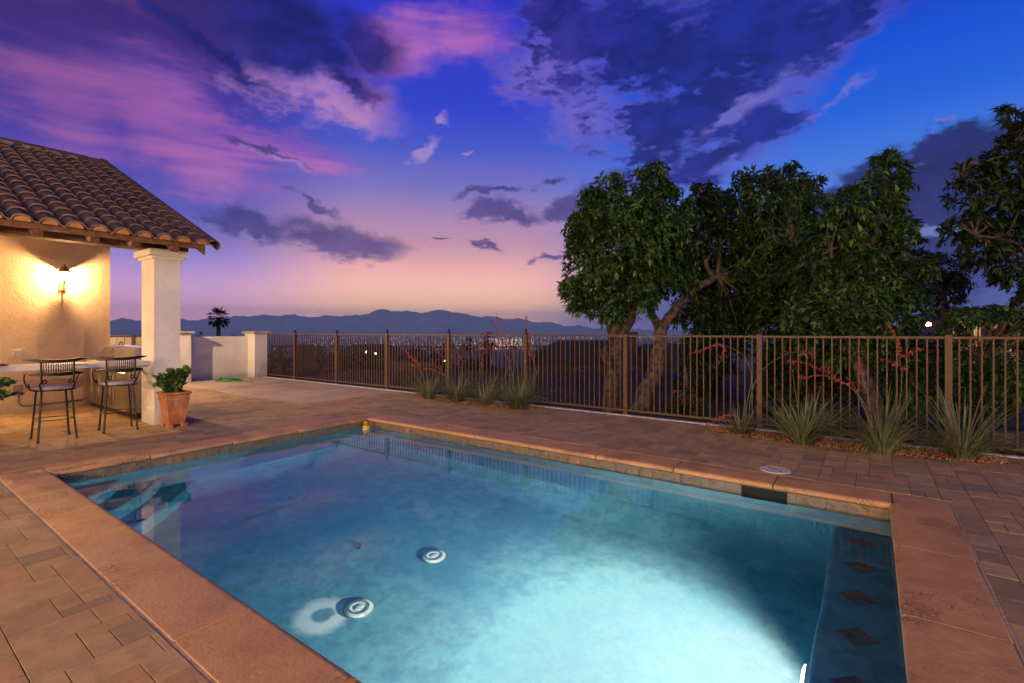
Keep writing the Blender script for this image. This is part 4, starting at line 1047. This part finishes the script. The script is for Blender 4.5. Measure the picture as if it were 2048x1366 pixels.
# ================================================================== PALMS
def palm(label, px, ptop, t, pbase, rr_px, nf, seed, droop=1.0):
    c_ = at(px, ptop, t); b_ = at(px, pbase, t); o = thing("palm_tree", label, "palm tree", (b_.x, b_.y, b_.z), 'palm silhouettes beyond the fence')
    r = rr_px/FPX*t; tr = r*.16
    MB().tube([b_, b_.lerp(c_, .5), c_], [tr*1.2, tr, tr*.95], 8).build("trunk", palm_trunk, o)
    rg = np.random.default_rng(seed); cs = []; ds = []; ln = []
    for k in range(nf):
        az = rg.uniform(0, 6.28); el = rg.uniform(-1.0, 1.35); d = np.array([math.cos(az)*math.cos(el), math.sin(az)*math.cos(el), math.sin(el)])
        stem = r*rg.uniform(.45, .65); hub = np.array(c_)+d*stem-np.array([0, 0, .06*r])
        up_ = np.array([0, 0, 1.]); sd_ = np.cross(d, up_); sd_ /= np.linalg.norm(sd_)+1e-6; nn = np.cross(sd_, d)
        for a_ in np.linspace(-1.15, 1.15, 11):
            dd = d*math.cos(a_)+sd_*math.sin(a_)-np.array([0, 0, .25*droop]); cs.append(hub); ds.append(dd); ln.append(r*.48*(1-.25*abs(a_)))
        for q in (.25, .5, .75): cs.append(np.array(c_)+d*stem*q*.9); ds.append(d); ln.append(stem*.35)
    cs = np.array(cs); ds = np.array(ds); ln = np.array(ln)
    fo = leaves(cs, ds, ln, ln*.09, np.tile([0, 0, 1.], (len(cs), 1)), leaf_palm, "fronds", o, .12); fo['kind'] = 'stuff'
palm("solitary fan palm silhouetted above the white garden wall", 437, 634, 42, 720, 25, 62, 1)
palm("small palm crown just showing over the white garden wall near the pillar", 402, 672, 44, 740, 10, 22, 2)
palm("tiny palm tip showing over the white wall right of the fan palm", 465, 671, 46, 740, 7, 18, 3)
palm("small dark palm, first of the three above the far bushes", 897, 694, 30, 760, 19, 34, 4)
palm("small dark palm in the middle above the far bushes", 939, 688, 34, 760, 17, 34, 5)
palm("largest of the three small palms above the far bushes", 975, 680, 31, 760, 20, 38, 6)
palm("small palm seen between the two forked trunks", 1316, 694, 33, 760, 17, 30, 7)

# ================================================================== IRON FENCE
FY = 8.42
fence = thing("iron_fence", "brown iron picket fence with ball finials running behind the pool", "fence", (-5, FY, 0))
posts = [.80-2.2*k for k in range(0, 8)]+[3.0]; posts = sorted(posts)
pm = MB().box(-.036, .036, -.036, .036, -.15, 1.455).mesh("post", fence_paint)
fm = MB().lathe([(.048, 0), (.048, .014), (.030, .020), (.016, .030), (.014, .040), (.026, .052), (.032, .066), (.026, .082), (.010, .092), (.006, .104), (.001, .112)], n=12).mesh("finial", finial_mat, None, True)
plate = MB().box(-.044, .044, -.044, .044, 0, .02)
for x in posts:
    p_ = link("post", pm, fence, (x+5, 0, 0)); link("finial", fm, p_, (0, 0, 1.455))
GXL = -16.62
edges = [GXL+.25]+posts+[4.2]
pk = MB().box(-.0085, .0085, -.0085, .0085, .075, 1.425).mesh("picket", fence_paint)
for a_, b_ in zip(edges[:-1], edges[1:]):
    w = b_-a_; n = max(2, round(w/.1045))
    for k in range(1, n):
        x = a_+w*k/n
        if a_ > 2.9: continue
        link("picket", pk, fence, (x+5, 0, 0))
    for z0, z1 in ((1.405, 1.437), (.055, .09)):
        MB().box(a_+(.036 if a_ > -16 else 0), b_-.036, FY-.018, FY+.018, z0, z1, .003).build("rail", fence_paint, fence)

# ================================================================== GARDEN WALL
gw = thing("garden_wall", "white stucco garden wall with two capped pillars at the end of the fence", "garden wall", (-16.8, 7, 0))
MB().box(-16.86, -16.66, 6.30, 7.96, -.15, 1.345, .012).build("wall_panel", stucco_white, gw)
for (x0, x1, y0, y1, h_) in ((-16.86, -16.20, 7.95, 8.36, 1.43), (-16.84, -16.30, 5.66, 6.14, 1.43)):
    p_ = MB().box(x0, x1, y0, y1, -.15, h_).build("pillar", stucco_white, gw)
    MB().box(x0-.05, x1+.05, y0-.05, y1+.05, h_-.002, h_+.03).box(x0-.075, x1+.075, y0-.075, y1+.075, h_+.028, h_+.075, .02).build("cap", M("wall_cap", C(.50, .42, .33), C(.40, .33, .26), 5, .9, bs=.3), p_)
MB().box(-16.88, -16.62, 6.13, 6.31, -.15, 1.30).build("wall_return", stucco_white, gw)
gate = thing("metal_gate", "tan metal panel gate with dark frame beyond the grill", "gate", (-16.6, 4.6, 0))
gm = M("gate_panel_tan", C(.20, .155, .11), C(.16, .12, .085), 3, .6); fmr = M("gate_frame_dark", C(.03, .025, .03), rough=.5)
for y0, y1 in ((3.60, 4.78), (4.84, 5.62)):
    n = round((y1-y0)/.17); w = (y1-y0)/n
    for k in range(n): MB().box(-16.62, -16.60, y0+k*w+.006, y0+(k+1)*w-.006, .06, 1.36, .003).build("panel", gm, gate)
    MB().box(-16.64, -16.58, y0-.02, y1+.02, 1.36, 1.40).box(-16.64, -16.58, y0-.02, y1+.02, .03, .07).box(-16.64, -16.58, y0-.03, y0+.01, .0, 1.40).box(-16.64, -16.58, y1-.01, y1+.03, .0, 1.40).box(-16.635, -16.585, y0, y1, .95, .98).build("frame", fmr, gate)
    MB().box(-16.66, -16.63, y0, y1, .07, 1.35).build("backing", fmr, gate)

# ================================================================== HOSE, POTS, LID, DUCK
hose = thing("garden_hose", "bright green garden hose coiled on the concrete by the white wall", "hose", (-15.75, 6.95, 0)); ORG[hose.name] = Vector((0, 0, 0))
pts = []
rh = random.Random(4)
for k in range(0, 30*5):
    a_ = 2*math.pi*k/30; q = k/30; pts.append(((.34-.035*q+.03*math.sin(q*7))*math.cos(a_)*1.35+.02*math.sin(q*5), (.34-.03*q)*math.sin(a_)+.02*math.cos(q*4), .012+.016*min(q, 3.0)+.006*math.sin(a_*3+q)))
MB().tube(pts, .011, 6).build("hose_coil", hose_mat, hose, smooth_=True)
MB().tube([(.45, .1, .02), (.62, .22, .012), (.80, .18, .012), (.95, .30, .012)], .011, 6).build("hose_tail", hose_mat, hose, smooth_=True)
MB().lathe([(.018, 0), (.022, .02), (.016, .06), (.02, .075)], (0.05, -.25, .06), 10).build("nozzle", steel_dark, hose)

def square_pot(label, cx_, cy_, wx, wy, h_, name="terracotta_pot"):
    o = thing(name, label, "plant pot", (cx_, cy_, 0), 'square terracotta pots'); ORG[o.name] = Vector((0, 0, 0))
    prof = [(.56, .045), (.60, .07), (.86, h_-.13), (.90, h_-.125), (.90, h_-.10), (.86, h_-.095), (.89, h_-.05), (1.0, h_-.028), (1.0, h_), (.88, h_), (.84, h_-.06)]
    mb = MB(); vs = []
    for s_, z in prof:
        for sx, sy in ((-1, -1), (1, -1), (1, 1), (-1, 1)): vs.append((sx*wx/2*s_, sy*wy/2*s_, z))
    m_ = len(prof); fs = [(e*4+i, e*4+(i+1) % 4, (e+1)*4+(i+1) % 4, (e+1)*4+i) for e in range(m_-1) for i in range(4)]+[(3, 2, 1, 0)]
    mb.add(vs, fs).build("pot_body", pot_mat, o)
    s_ = .85; MB().add([(sx*wx/2*s_, sy*wy/2*s_, h_-.045) for sx, sy in ((-1, -1), (1, -1), (1, 1), (-1, 1))], [(0, 1, 2, 3)]).build("soil", soil, o)
    for sx, sy in ((-1, -1), (1, -1), (1, 1), (-1, 1)):
        x, y = sx*wx*.27, sy*wy*.27; MB().box(x-.045, x+.045, y-.035, y+.035, 0, .052, .012).build("pot_foot", pot_mat, o)
    return o
square_pot("weathered square terracotta pot on feet at the foot of the white column", -8.93, 3.12, .40, .36, .55)
square_pot("square terracotta pot by the second column, holding the red-flowered bush", -8.95, .80, .40, .38, .55)
def potted(label, cx_, cy_, z0, hgt, spread, nst, seed, flowers, grp, lean=(0, 0)):
    o = thing("potted_shrub", label, "shrub", (cx_, cy_, z0), grp); ORG[o.name] = Vector((0, 0, 0))
    rg = np.random.default_rng(seed); st = MB(); cs = []; ds = []; tips = []
    for k in range(nst):
        az = rg.uniform(0, 6.28); sp = spread*rg.uniform(.15, 1); hh = hgt*rg.uniform(.35, 1.0)
        tip = Vector((math.cos(az)*sp+lean[0], math.sin(az)*sp+lean[1], hh)); b_ = Vector((math.cos(az)*.04, math.sin(az)*.04, -.03)); mid = b_.lerp(tip, .5)+Vector((0, 0, .04))
        P_ = [b_.lerp(mid, u/4) for u in range(4)]+[mid.lerp(tip, u/4) for u in range(5)]
        st.tube(P_, [.006-.0005*i for i in range(len(P_))], 5); tips.append(tip)
        for i in range(16):
            u = .22+.78*i/15; q = P_[min(int(u*8), 8)]; q = Vector(q).lerp(P_[min(int(u*8)+1, 8)], u*8-int(u*8))
            for w in range(4):
                a2 = i*2.4+w*2.1+rg.uniform(-.3, .3); cs.append(q); ds.append((math.cos(a2), math.sin(a2), rg.uniform(-.4, .9)))
    st.build("stems", stalk_green, o)
    cs = np.array([tuple(c_) for c_ in cs]); ds = np.array(ds); ln = rg.uniform(.045, .080, len(cs))
    lf = leaves(cs, ds, ln, ln*.38, np.tile([0, 0, .5], (len(cs), 1))+rg.normal(size=(len(cs), 3))*.7, leaf_pot, "leaves", o, .12); lf['kind'] = 'stuff'
    for (x, y, z, r) in flowers:
        n = 26; v = rg.normal(size=(n, 3)); cs = np.tile([x, y, z], (n, 1))-v*.0; ln = np.full(n, r)
        leaves(cs, v+np.array([.5, -.3, .3]), ln, ln*.45, rg.normal(size=(n, 3)), petal_red, "flower", o, .2)
    return o
potted("bushy green shrub with small red blooms growing in the pot by the column", -8.93, 3.12, .51, .44, .27, 30, 3, [(.13, .12, .17, .022), (-.09, -.02, .33, .018), (.17, -.05, .22, .02)], 'flowering shrubs in pots')
potted("green bush with a dark red bloom reaching in from the left edge", -8.95, .80, .51, .46, .30, 26, 4, [(.22, .56, .20, .030), (.05, .46, .30, .02)], 'flowering shrubs in pots', lean=(.06, .27))

lid = thing("skimmer_lid", "round white plastic skimmer lid set in the pavers beside the coping", "skimmer lid", (-.84, 5.97, 0)); ORG[lid.name] = Vector((0, 0, 0))
MB().lathe([(.150, -.01), (.150, .006), (.142, .009), (.128, .006), (.0005, .007)], n=40).build("lid_disc", plastic_white, lid)
for x, y in ((-.06, .05), (.06, -.05)): MB().lathe([(.013, .0072), (.013, .0085), (.0005, .0085)], (x, y, 0), 14).build("finger_hole", hole_mat, lid)
MB().lathe([(.045, .0068), (.045, .0092), (.0005, .0092)], n=20).build("lid_boss", M("worn_plastic", C(.42, .36, .32), rough=.5), lid)

duck = thing("rubber_duck", "yellow toy duck with black sunglasses floating in the far pool corner", "rubber duck", (-6.86, 5.22, ZW), None, R(-50)); ORG[duck.name] = Vector((0, 0, 0))
b_ = MB().sphere((0, 0, .030), .062, 16, sx=1.15, sy=.9, sz=.72); b_.v = [(x-(.03*max(0, -x/.07) if False else 0), y, z+(.028*max(0, (-x-.02)/.05) if x < -.02 else 0)) for x, y, z in b_.v]
b_.build("body", duck_y, duck, smooth_=True)
MB().sphere((.030, 0, .105), .036, 14).build("head", duck_y, duck, smooth_=True)
MB().sphere((.068, 0, .098), .018, 10, sx=1.1, sy=1.0, sz=.4).build("beak", duck_o, duck, smooth_=True)
MB().sphere((.060, .015, .114), .012, 8, sx=.4, sz=.7).sphere((.060, -.015, .114), .012, 8, sx=.4, sz=.7).box(.058, .064, -.014, .014, .116, .120).box(.03, .060, .030, .034, .114, .118).box(.03, .060, -.034, -.030, .114, .118).build("sunglasses", duck_b, duck)
for sy in (-1, 1): MB().sphere((-.008, sy*.052, .042), .032, 10, sx=1.2, sy=.35, sz=.6).build("wing", duck_y, duck, smooth_=True)
MB().lathe([(.060, -.022), (.066, -.012), (.064, .002), (.055, .008)], n=18).build("float_collar", duck_w, duck, smooth_=True)

lf_ = thing("sunken_leaf", "small dark curled leaf lying on the pool floor", "leaf", (-4.2, 3.13, FZ)); ORG[lf_.name] = Vector((0, 0, 0))
rg = np.random.default_rng(2); n = 9
leaves(np.zeros((n, 3))+[0, 0, .012], np.stack([np.linspace(-1, .4, n), np.linspace(.3, -.6, n), rg.uniform(-.1, .3, n)], 1), np.full(n, .075), np.full(n, .010), np.tile([0, 0, 1.], (n, 1)), leaf_dead, "leaf_blade", lf_, .2)

# ================================================================== RED YUCCAS
def yucca(label, px, py, t, nb_, Lb, seed, stalks, grp):
    base = at(px, py, t); base.z = 0.0
    o = thing("red_yucca", label, "yucca plant", (base.x, base.y, 0), grp); ORG[o.name] = base.copy()
    rg = random.Random(seed); V = []; T = []
    for k in range(nb_):
        az = rg.uniform(0, 6.283); lean = rg.uniform(.05, 1.0)**.8; Lk = Lb*1.28*rg.uniform(.6, 1.15); w = rg.uniform(.0045, .0085)
        r0 = rg.uniform(0, .10); p_ = Vector((base.x+math.cos(az)*r0, base.y+math.sin(az)*r0, -.01)); th = 1.5-lean*.85; curl = rg.uniform(.06, .20)*(.4+lean)*(2.1 if rg.random() < .22 else 1)
        out = Vector((math.cos(az+rg.uniform(-.3, .3)), math.sin(az+rg.uniform(-.3, .3)), 0)); side = Vector((-out.y, out.x, 0)); k0 = len(V); n = 6
        for i in range(n+1):
            u = i/n; ww = w*(1-u**2.2)+.0006; nrm = Vector((0, 0, 1))*math.cos(th)-out*math.sin(th)
            V += [p_-side*ww, p_-nrm*ww*.6, p_+side*ww]
            p_ = p_+(out*math.cos(th)+Vector((0, 0, 1))*math.sin(th))*(Lk/n); th -= curl
        for i in range(n):
            a_ = k0+i*3; T += [(a_, a_+1, a_+4), (a_, a_+4, a_+3), (a_+1, a_+2, a_+5), (a_+1, a_+5, a_+4)]
    V = np.array([tuple(v) for v in V])-np.array(base); lf2 = link("leaf_rosette", np_mesh("leaf_rosette", V, np.array(T), leaf_yucca), o); lf2['kind'] = 'stuff'
    # flower stalks
    for si, (pts, f0, br) in enumerate(stalks):
        dt = (si % 3-1)*.12
        P_ = [at(a_, b2, t+dt*min(1, j)) for j, (a_, b2) in enumerate(pts)]
        Q = []
        for j in range(len(P_)-1):
            p0 = P_[max(j-1, 0)]; p1 = P_[j]; p2 = P_[j+1]; p3 = P_[min(j+2, len(P_)-1)]
            for q in range(6):
                u = q/6; Q.append(.5*((2*p1)+(-p0+p2)*u+(2*p0-5*p1+4*p2-p3)*u*u+(-p0+3*p1-3*p2+p3)*u**3))
        Q.append(P_[-1]); m_ = len(Q); st_ = MB().tube(Q, [.0065*(1-.72*i/m_) for i in range(m_)], 6).build("flower_stalk", stalk_mat if (seed+si) % 3 else stalk_green, o, smooth_=True)
        lines = [(Q, f0)]
        bm_ = MB()
        for bp in br:
            B = [at(a_, b2, t+dt) for a_, b2 in bp]; bm_.tube(B, [.004]+[.0022]*(len(B)-1), 5); B2 = []
            for j in range(len(B)-1):
                for q in range(5): B2.append(B[j].lerp(B[j+1], q/5))
            lines.append((B2+[B[-1]], .08))
        if br: bm_.build("side_stalks", stalk_mat, st_)
        cs = []; ds = []; ln = []
        for ls, f_ in lines:
            tot = sum((ls[i+1]-ls[i]).length for i in range(len(ls)-1)); nfl = int(tot*(1-f_)/.0105)
            for i in range(nfl):
                u = f_+(1-f_)*i/max(nfl, 1); x_ = u*(len(ls)-1); q = int(x_); pp = ls[q].lerp(ls[min(q+1, len(ls)-1)], x_-q)
                d = Vector((rg.gauss(0, 1), rg.gauss(0, 1), rg.gauss(-.1, .8))).normalized(); sz = rg.uniform(.028, .050)*(1.15-.5*u)
                for w in range(3): cs.append(tuple(pp+d*.004)); ds.append(tuple(d+Vector((rg.gauss(0, .28), rg.gauss(0, .28), rg.gauss(0, .28))))); ln.append(sz)
        if cs:
            ln = np.array(ln); v_ = np.array(cs); 
            fl = leaves(v_, np.array(ds), ln, ln*.22, np.random.default_rng(seed).normal(size=(len(cs), 3)), petal_coral, "blossoms", o, .05); fl['kind'] = 'stuff'
    return o
GA = 'red yuccas in the left gravel bed'; GB = 'red yuccas in the right gravel bed'
yucca("red yucca clump furthest left, its coral spikes leaning left over the pavers", 857, 797, 10.95, 150, .60, 1,
      [([(858, 785), (845, 750), (838, 728), (822, 716), (812, 700)], .45, [[(846, 752), (834, 733), (820, 729)], [(838, 728), (828, 713), (814, 714)]]),
       ([(868, 780), (880, 745), (884, 715), (866, 690), (858, 672)], .5, [[(882, 740), (870, 730), (852, 731)]])], GA)
yucca("red yucca clump second from the left in the left bed, with an arching coral spike", 913, 803, 10.5, 170, .60, 2,
      [([(918, 785), (925, 750), (922, 718), (905, 700), (880, 698)], .42, [[(924, 738), (912, 727), (900, 727)], [(921, 715), (918, 706)]]),
       ([(905, 785), (896, 760), (880, 745), (862, 738), (848, 738)], .5, [[(890, 752), (884, 742), (878, 728)]])], GA)
yucca("red yucca clump third in the left bed with one upright branching coral spike", 970, 810, 10.0, 150, .55, 3,
      [([(966, 790), (962, 750), (964, 720), (966, 690), (974, 667)], .38, [[(963, 712), (955, 700), (950, 692)], [(964, 712), (976, 700), (982, 686)], [(966, 680), (972, 672), (982, 664)]]),
       ([(978, 790), (980, 750), (986, 705), (990, 690)], .7, [])], GA)
yucca("largest red yucca clump at the right end of the left bed, tall crossed coral spikes", 1036, 818, 9.5, 230, .68, 4,
      [([(1032, 785), (1022, 735), (1008, 700), (996, 665), (982, 642)], .38, []),
       ([(1040, 785), (1034, 735), (1022, 695), (1010, 655), (992, 632)], .42, []),
       ([(1062, 785), (1068, 745), (1064, 700), (1058, 660), (1051, 632)], .45, [[(1064, 712), (1054, 700), (1048, 690)], [(1064, 715), (1072, 712)], [(1062, 690), (1052, 680)]]),
       ([(1006, 760), (1022, 722), (1036, 700), (1046, 690)], .75, []), ([(1066, 790), (1072, 750), (1070, 735)], .8, [])], GA)
yucca("small thin red yucca with tall arched stalks starting the right gravel bed", 1480, 868, 7.18, 80, .46, 5,
      [([(1490, 845), (1495, 800), (1503, 755), (1490, 715), (1458, 694), (1430, 690), (1408, 700), (1384, 706)], .62, [[(1450, 694), (1444, 712), (1437, 729)]]),
       ([(1498, 850), (1502, 790), (1525, 740), (1570, 710), (1596, 704), (1620, 706), (1625, 722)], .68, [[(1582, 706), (1570, 702), (1562, 690)]]),
       ([(1485, 845), (1470, 830), (1448, 832), (1430, 842), (1410, 852)], .3, [])], GB)
yucca("dense red yucca second in the right gravel bed, no flower stalk of its own", 1605, 887, 6.55, 260, .62, 6, [([(1600, 850), (1590, 780), (1585, 740)], .97, [])], GB)
yucca("red yucca in front of the leaning trunk with dense coral spikes to the left", 1762, 905, 6.1, 260, .66, 7,
      [([(1738, 860), (1735, 820), (1712, 785), (1682, 762), (1640, 750), (1610, 755), (1598, 752)], .42, [[(1672, 752), (1640, 738), (1612, 727), (1572, 722)], [(1660, 745), (1655, 735), (1648, 734)]]),
       ([(1745, 860), (1738, 800), (1728, 765), (1722, 740), (1719, 714)], .68, [[(1716, 785), (1704, 770), (1694, 755)]]),
       ([(1785, 860), (1800, 800), (1803, 750), (1798, 710), (1794, 680), (1779, 650)], .62, [[(1799, 732), (1780, 722), (1760, 717)], [(1799, 715), (1820, 706), (1846, 696)], [(1801, 742), (1808, 738), (1813, 733)]])], GB)
yucca("wide red yucca at the right end of the right gravel bed, bare of flowers", 1925, 918, 5.80, 210, .70, 8, [([(1935, 880), (1960, 800), (1975, 770)], .98, [])], GB)

# ================================================================== FAR FENCE, HOUSES, CITY
ff = thing("far_fence", "thin dark picket fence on the far side of the vacant lot", "fence", tuple(at(940, 760, 23)))
mb = MB(); rl = MB()
FA, FB = at(545, 693, 24), at(2000, 694, 21); n = 330
for k in range(n+1):
    p_ = FA.lerp(FB, k/n); mb.box(p_.x-.009, p_.x+.009, p_.y-.009, p_.y+.009, p_.z-1.35, p_.z-.02)
mb.build("pickets", far_black, ff)['kind'] = 'stuff'
for dz in (0, -1.25): rl.tube([FA+Vector((0, 0, dz)), FB+Vector((0, 0, dz))], .024, 4)
rl.build("rails", far_black, ff)
pm2 = MB().box(-.03, .03, -.03, .03, -1.5, .06).mesh("post", far_black)
for k in range(0, 15): p_ = FA.lerp(FB, k/14); q = p_-ORG[ff.name]; link("post", pm2, ff, q)
pil = thing("masonry_pillar", "lone square brown pillar standing at the far end of the lot", "pillar", tuple(at(609, 760, 20.5)))
a_ = at(609, 692, 20.5); MB().box(a_.x-.26, a_.x+.26, a_.y-.26, a_.y+.26, -1.0, a_.z-.04).build("shaft", wall_far, pil)
MB().box(a_.x-.31, a_.x+.31, a_.y-.31, a_.y+.31, a_.z-.04, a_.z+.06, .05).build("cap", wall_far, pil)

def far_house(label, pxl, pxr, yeave, yridge, t, ybase, cat="house", hip=.3, lit=False, wallm=None, chim=None, wins=3):
    """roof prism facing the viewer, built in its own rotated frame"""
    a_, b_ = at(pxl, yeave, t), at(pxr, yeave, t); w = (b_-a_).length; mid = (a_+b_)/2; ze = a_.z; zr = at(pxl, yridge, t).z; zb = at(pxl, ybase, t).z-.6
    o = thing("neighbour_house", label, cat, (mid.x, mid.y, zb), 'houses below the fence', YAW); ORG[o.name] = Vector((0, 0, 0))
    d = max(w*.55, 6); h0 = ze-zb; h1 = zr-zb; x0, x1 = -w/2, w/2
    MB().box(x0+.4, x1-.4, .4, d-.4, 0, h0).build("wall", wallm or wall_far, o)
    r_ = MB().add([(x0, 0, h0), (x1, 0, h0), (x1, d, h0), (x0, d, h0), (x0+w*hip, d/2, h1), (x1-w*hip, d/2, h1), (x0, 0, h0-.15), (x1, 0, h0-.15), (x1, d, h0-.15), (x0, d, h0-.15)],
             [(0, 1, 5, 4), (1, 2, 5), (2, 3, 4, 5), (3, 0, 4), (0, 6, 7, 1), (1, 7, 8, 2), (3, 9, 6, 0), (6, 9, 8, 7)]).build("roof", roof_far, o)
    rows_ = MB(); nrw = 12
    for k in range(nrw):
        u = k/nrw; rows_.box(x0+w*hip*u+.02, x1-w*hip*u-.02, d/2*u-.03, d/2*u+.05, h0+(h1-h0)*u+.0, h0+(h1-h0)*u+.06)
    rows_.build("tile_courses", roof_far, r_)
    if chim is not None: MB().box(chim*w/2-.5, chim*w/2+.5, d*.35, d*.5, h0, h1+.7).build("chimney", wall_far, r_)
    for k in range(wins):
        x = x0+w*(k+1)/(wins+1); wd = MB().box(x-.6, x+.6, .36, .41, h0*.30, h0*.78).build("window", lit_win if lit and k % 2 == 0 else window_dark, o)
        MB().box(x-.68, x+.68, .33, .40, h0*.30-.06, h0*.30).box(x-.04, x+.04, .34, .37, h0*.30, h0*.78).build("frame", wallm or wall_far, wd)
    return o
far_house("long low house with a wide dark roof and chimney left of the forked tree trunks", 1045, 1310, 722, 682, 38, 772, chim=.75)
far_house("small dark-roofed house with two porch lights behind the far fence", 655, 800, 712, 690, 52, 745, hip=.25)
far_house("small dark house to the right of the porch lights, lower on the slope", 790, 850, 715, 699, 60, 735, hip=.3)
far_house("house with a pale blue-grey sloping roof between the forked trunks and the bush", 1300, 1400, 726, 690, 36, 770, hip=.05)
far_house("house with a glowing lit wall seen through leaves at the right", 1905, 2060, 634, 612, 46, 720, lit=True, wallm=M("lit_stucco", C(.5, .33, .18), rough=.9), hip=.2, wins=3)
for (px, py, t, s_, lab) in ((731, 704, 50, .12, "bright porch lamp on the small house, left of the pair"), (751, 707, 50, .08, "fainter porch lamp on the small house, right of the pair"), (1857, 649, 34, .16, "orange porch lamp glowing between the dense trees and the lit house"),
                       (840, 729, 40, .05, "tiny amber garden lamp behind the left yucca clumps"), (889, 722, 38, .05, "tiny yellow path lamp beyond the left yucca clumps")):
    p_ = at(px, py, t); o = thing("porch_lamp", lab, "lamp", tuple(p_), 'small far lamps'); ORG[o.name] = Vector((0, 0, 0))
    MB().sphere((0, 0, 0), s_, 10).build("globe", far_lamp, o); MB().tube([(0, 0, -s_), (0, 0, -s_-2.2)], .03, 5).build("lamp_post", far_black, o)
l = bpy.data.lights.new("porch_light", 'POINT'); l.energy = 260; l.color = (1, .62, .3); l.shadow_soft_size = .2; lo = bpy.data.objects.new("porch_light", l); COL.objects.link(lo); lo.location = at(1975, 655, 44)
for (lab, x0, x1, y0, y1, t) in (("low beige retaining wall at the end of the lot below the far fence", 780, 870, 733, 727, 21), ("pale garden wall in front of the long low house", 1055, 1200, 765, 741, 24)):
    a_, b_ = at(x0, y0, t), at(x1, y0, t); zt_ = at(x0, y1, t).z; o = thing("retaining_wall", lab, "retaining wall", tuple((a_+b_)/2), None, YAW); ORG[o.name] = Vector((0, 0, 0)); w = (b_-a_).length; h_ = zt_-a_.z
    MB().box(-w/2, w/2, 0, .25, -.8, h_).build("wall_face", wall_far, o); MB().box(-w/2, w/2, -.03, .28, h_, h_+.05).build("coping_course", wall_far, o)
# logs and rubble on the lot behind the right fence
lg = thing("fallen_log", "pale cut log lying on the ground behind the fence at the far right", "log", (1.9, 9.0, 0)); ORG[lg.name] = Vector((1.9, 9.0, 0))
MB().tube([(1.15, 8.95, .05), (1.6, 8.98, .07), (2.3, 9.05, .06), (3.0, 9.1, .05)], [.13, .15, .14, .15], 12).build("log_body", bark, lg)
MB().tube([(1.14, 8.95, .05), (1.10, 8.949, .05)], [.125, .115], 12).build("cut_face", M("cut_wood", C(.28, .2, .13), rough=.9), lg)
# dry weeds on the lot
N = 9000; px_ = RNG.uniform(500, 2100, N); tt = RNG.uniform(9.6, 26, N); P_ = np.array([tuple(at(a_, 0, b_)) for a_, b_ in zip(px_, tt)]); keep = P_[:, 1] > 8.7; P_ = P_[keep]; n = len(P_)
P_[:, 2] = [terrain_h(math.hypot(p_[0], p_[1]), 0, p_[0], p_[1])-.02 for p_ in P_]
ds = RNG.normal(size=(n, 3))*.7+np.array([0, 0, .8]); ln = RNG.uniform(.05, .18, n)
o = leaves(P_, ds, ln, ln*.09, RNG.normal(size=(n, 3)), leafmat("dry_weed", C(.03, .024, .016), C(.06, .045, .03), C(.08, .065, .045), .9), "dry_weeds", None, .2); o['kind'] = 'stuff'

# city lights on the valley floor
rg = np.random.default_rng(77); pts = []; szs = []
def valley_z(d_): return terrain_h(d_, 0, 0, 0)
def addl(n, x0, x1, y0, y1, cx_=None, sx=1, smin=.5, smax=1.2):
    for _ in range(n):
        px = rg.normal(cx_, sx) if cx_ else rg.uniform(x0, x1); py = y0+(y1-y0)*rg.uniform(0, 1)**1.35
        a0 = math.atan((px-1024)/FPX); dist = (EYE+246)/((py-663)*math.cos(a0)/FPX)
        if dist > 23500 or dist < 3600: continue
        pts.append((math.sin(a0-YAW)*dist, math.cos(a0-YAW)*dist, valley_z(dist)+8)); szs.append(dist/FPX*rg.uniform(smin, smax))
addl(480, 530, 1350, 674, 712); addl(260, 600, 1100, 674, 690, None, 1, .6, 1.5); addl(300, 0, 0, 675, 700, 985, 90, .6, 1.5); addl(260, 0, 0, 679, 700, 1010, 30, .8, 1.8); addl(160, 1050, 1330, 674, 678, None, 1, .5, 1.1); addl(60, 1390, 2050, 673, 700)
for cls in range(3):
    sel = [i for i in range(len(pts)) if i % 3 == cls]; c_ = np.array([pts[i] for i in sel]); s_ = np.array([szs[i] for i in sel])
    oc = np.array([(1, 0, 0), (-1, 0, 0), (0, 1, 0), (0, -1, 0), (0, 0, 1), (0, 0, -1)])*.55
    V = (c_[:, None]+oc[None]*s_[:, None, None]).reshape(-1, 3); tri = np.array([(4, 0, 2), (4, 2, 1), (4, 1, 3), (4, 3, 0), (5, 2, 0), (5, 1, 2), (5, 3, 1), (5, 0, 3)])
    T = (np.arange(len(sel))[:, None, None]*6+tri[None]).reshape(-1, 3)
    o = link("city_lights", np_mesh("city_lights", V, T, emis("city_light", ((1, .55, .22, 1), (1, .78, .5, 1), (.85, .82, .8, 1))[cls], (3.2, 2.4, 1.6)[cls]))); o['kind'] = 'stuff'

# ================================================================== HAZE
m, t, b, o_ = new_mat("evening_haze"); t.nodes.remove(b)
pvn = t.nodes.new("ShaderNodeVolumePrincipled"); pvn.inputs['Color'].default_value = (.58, .90, 1.0, 1); pvn.inputs['Density'].default_value = 4.2e-5; pvn.inputs['Anisotropy'].default_value = 0.0
t.links.new(pvn.outputs[0], o_.inputs['Volume'])
haze = MB().box(-38000, 38000, -38000, 38000, -262, 1700).build("haze", m, kind='stuff')
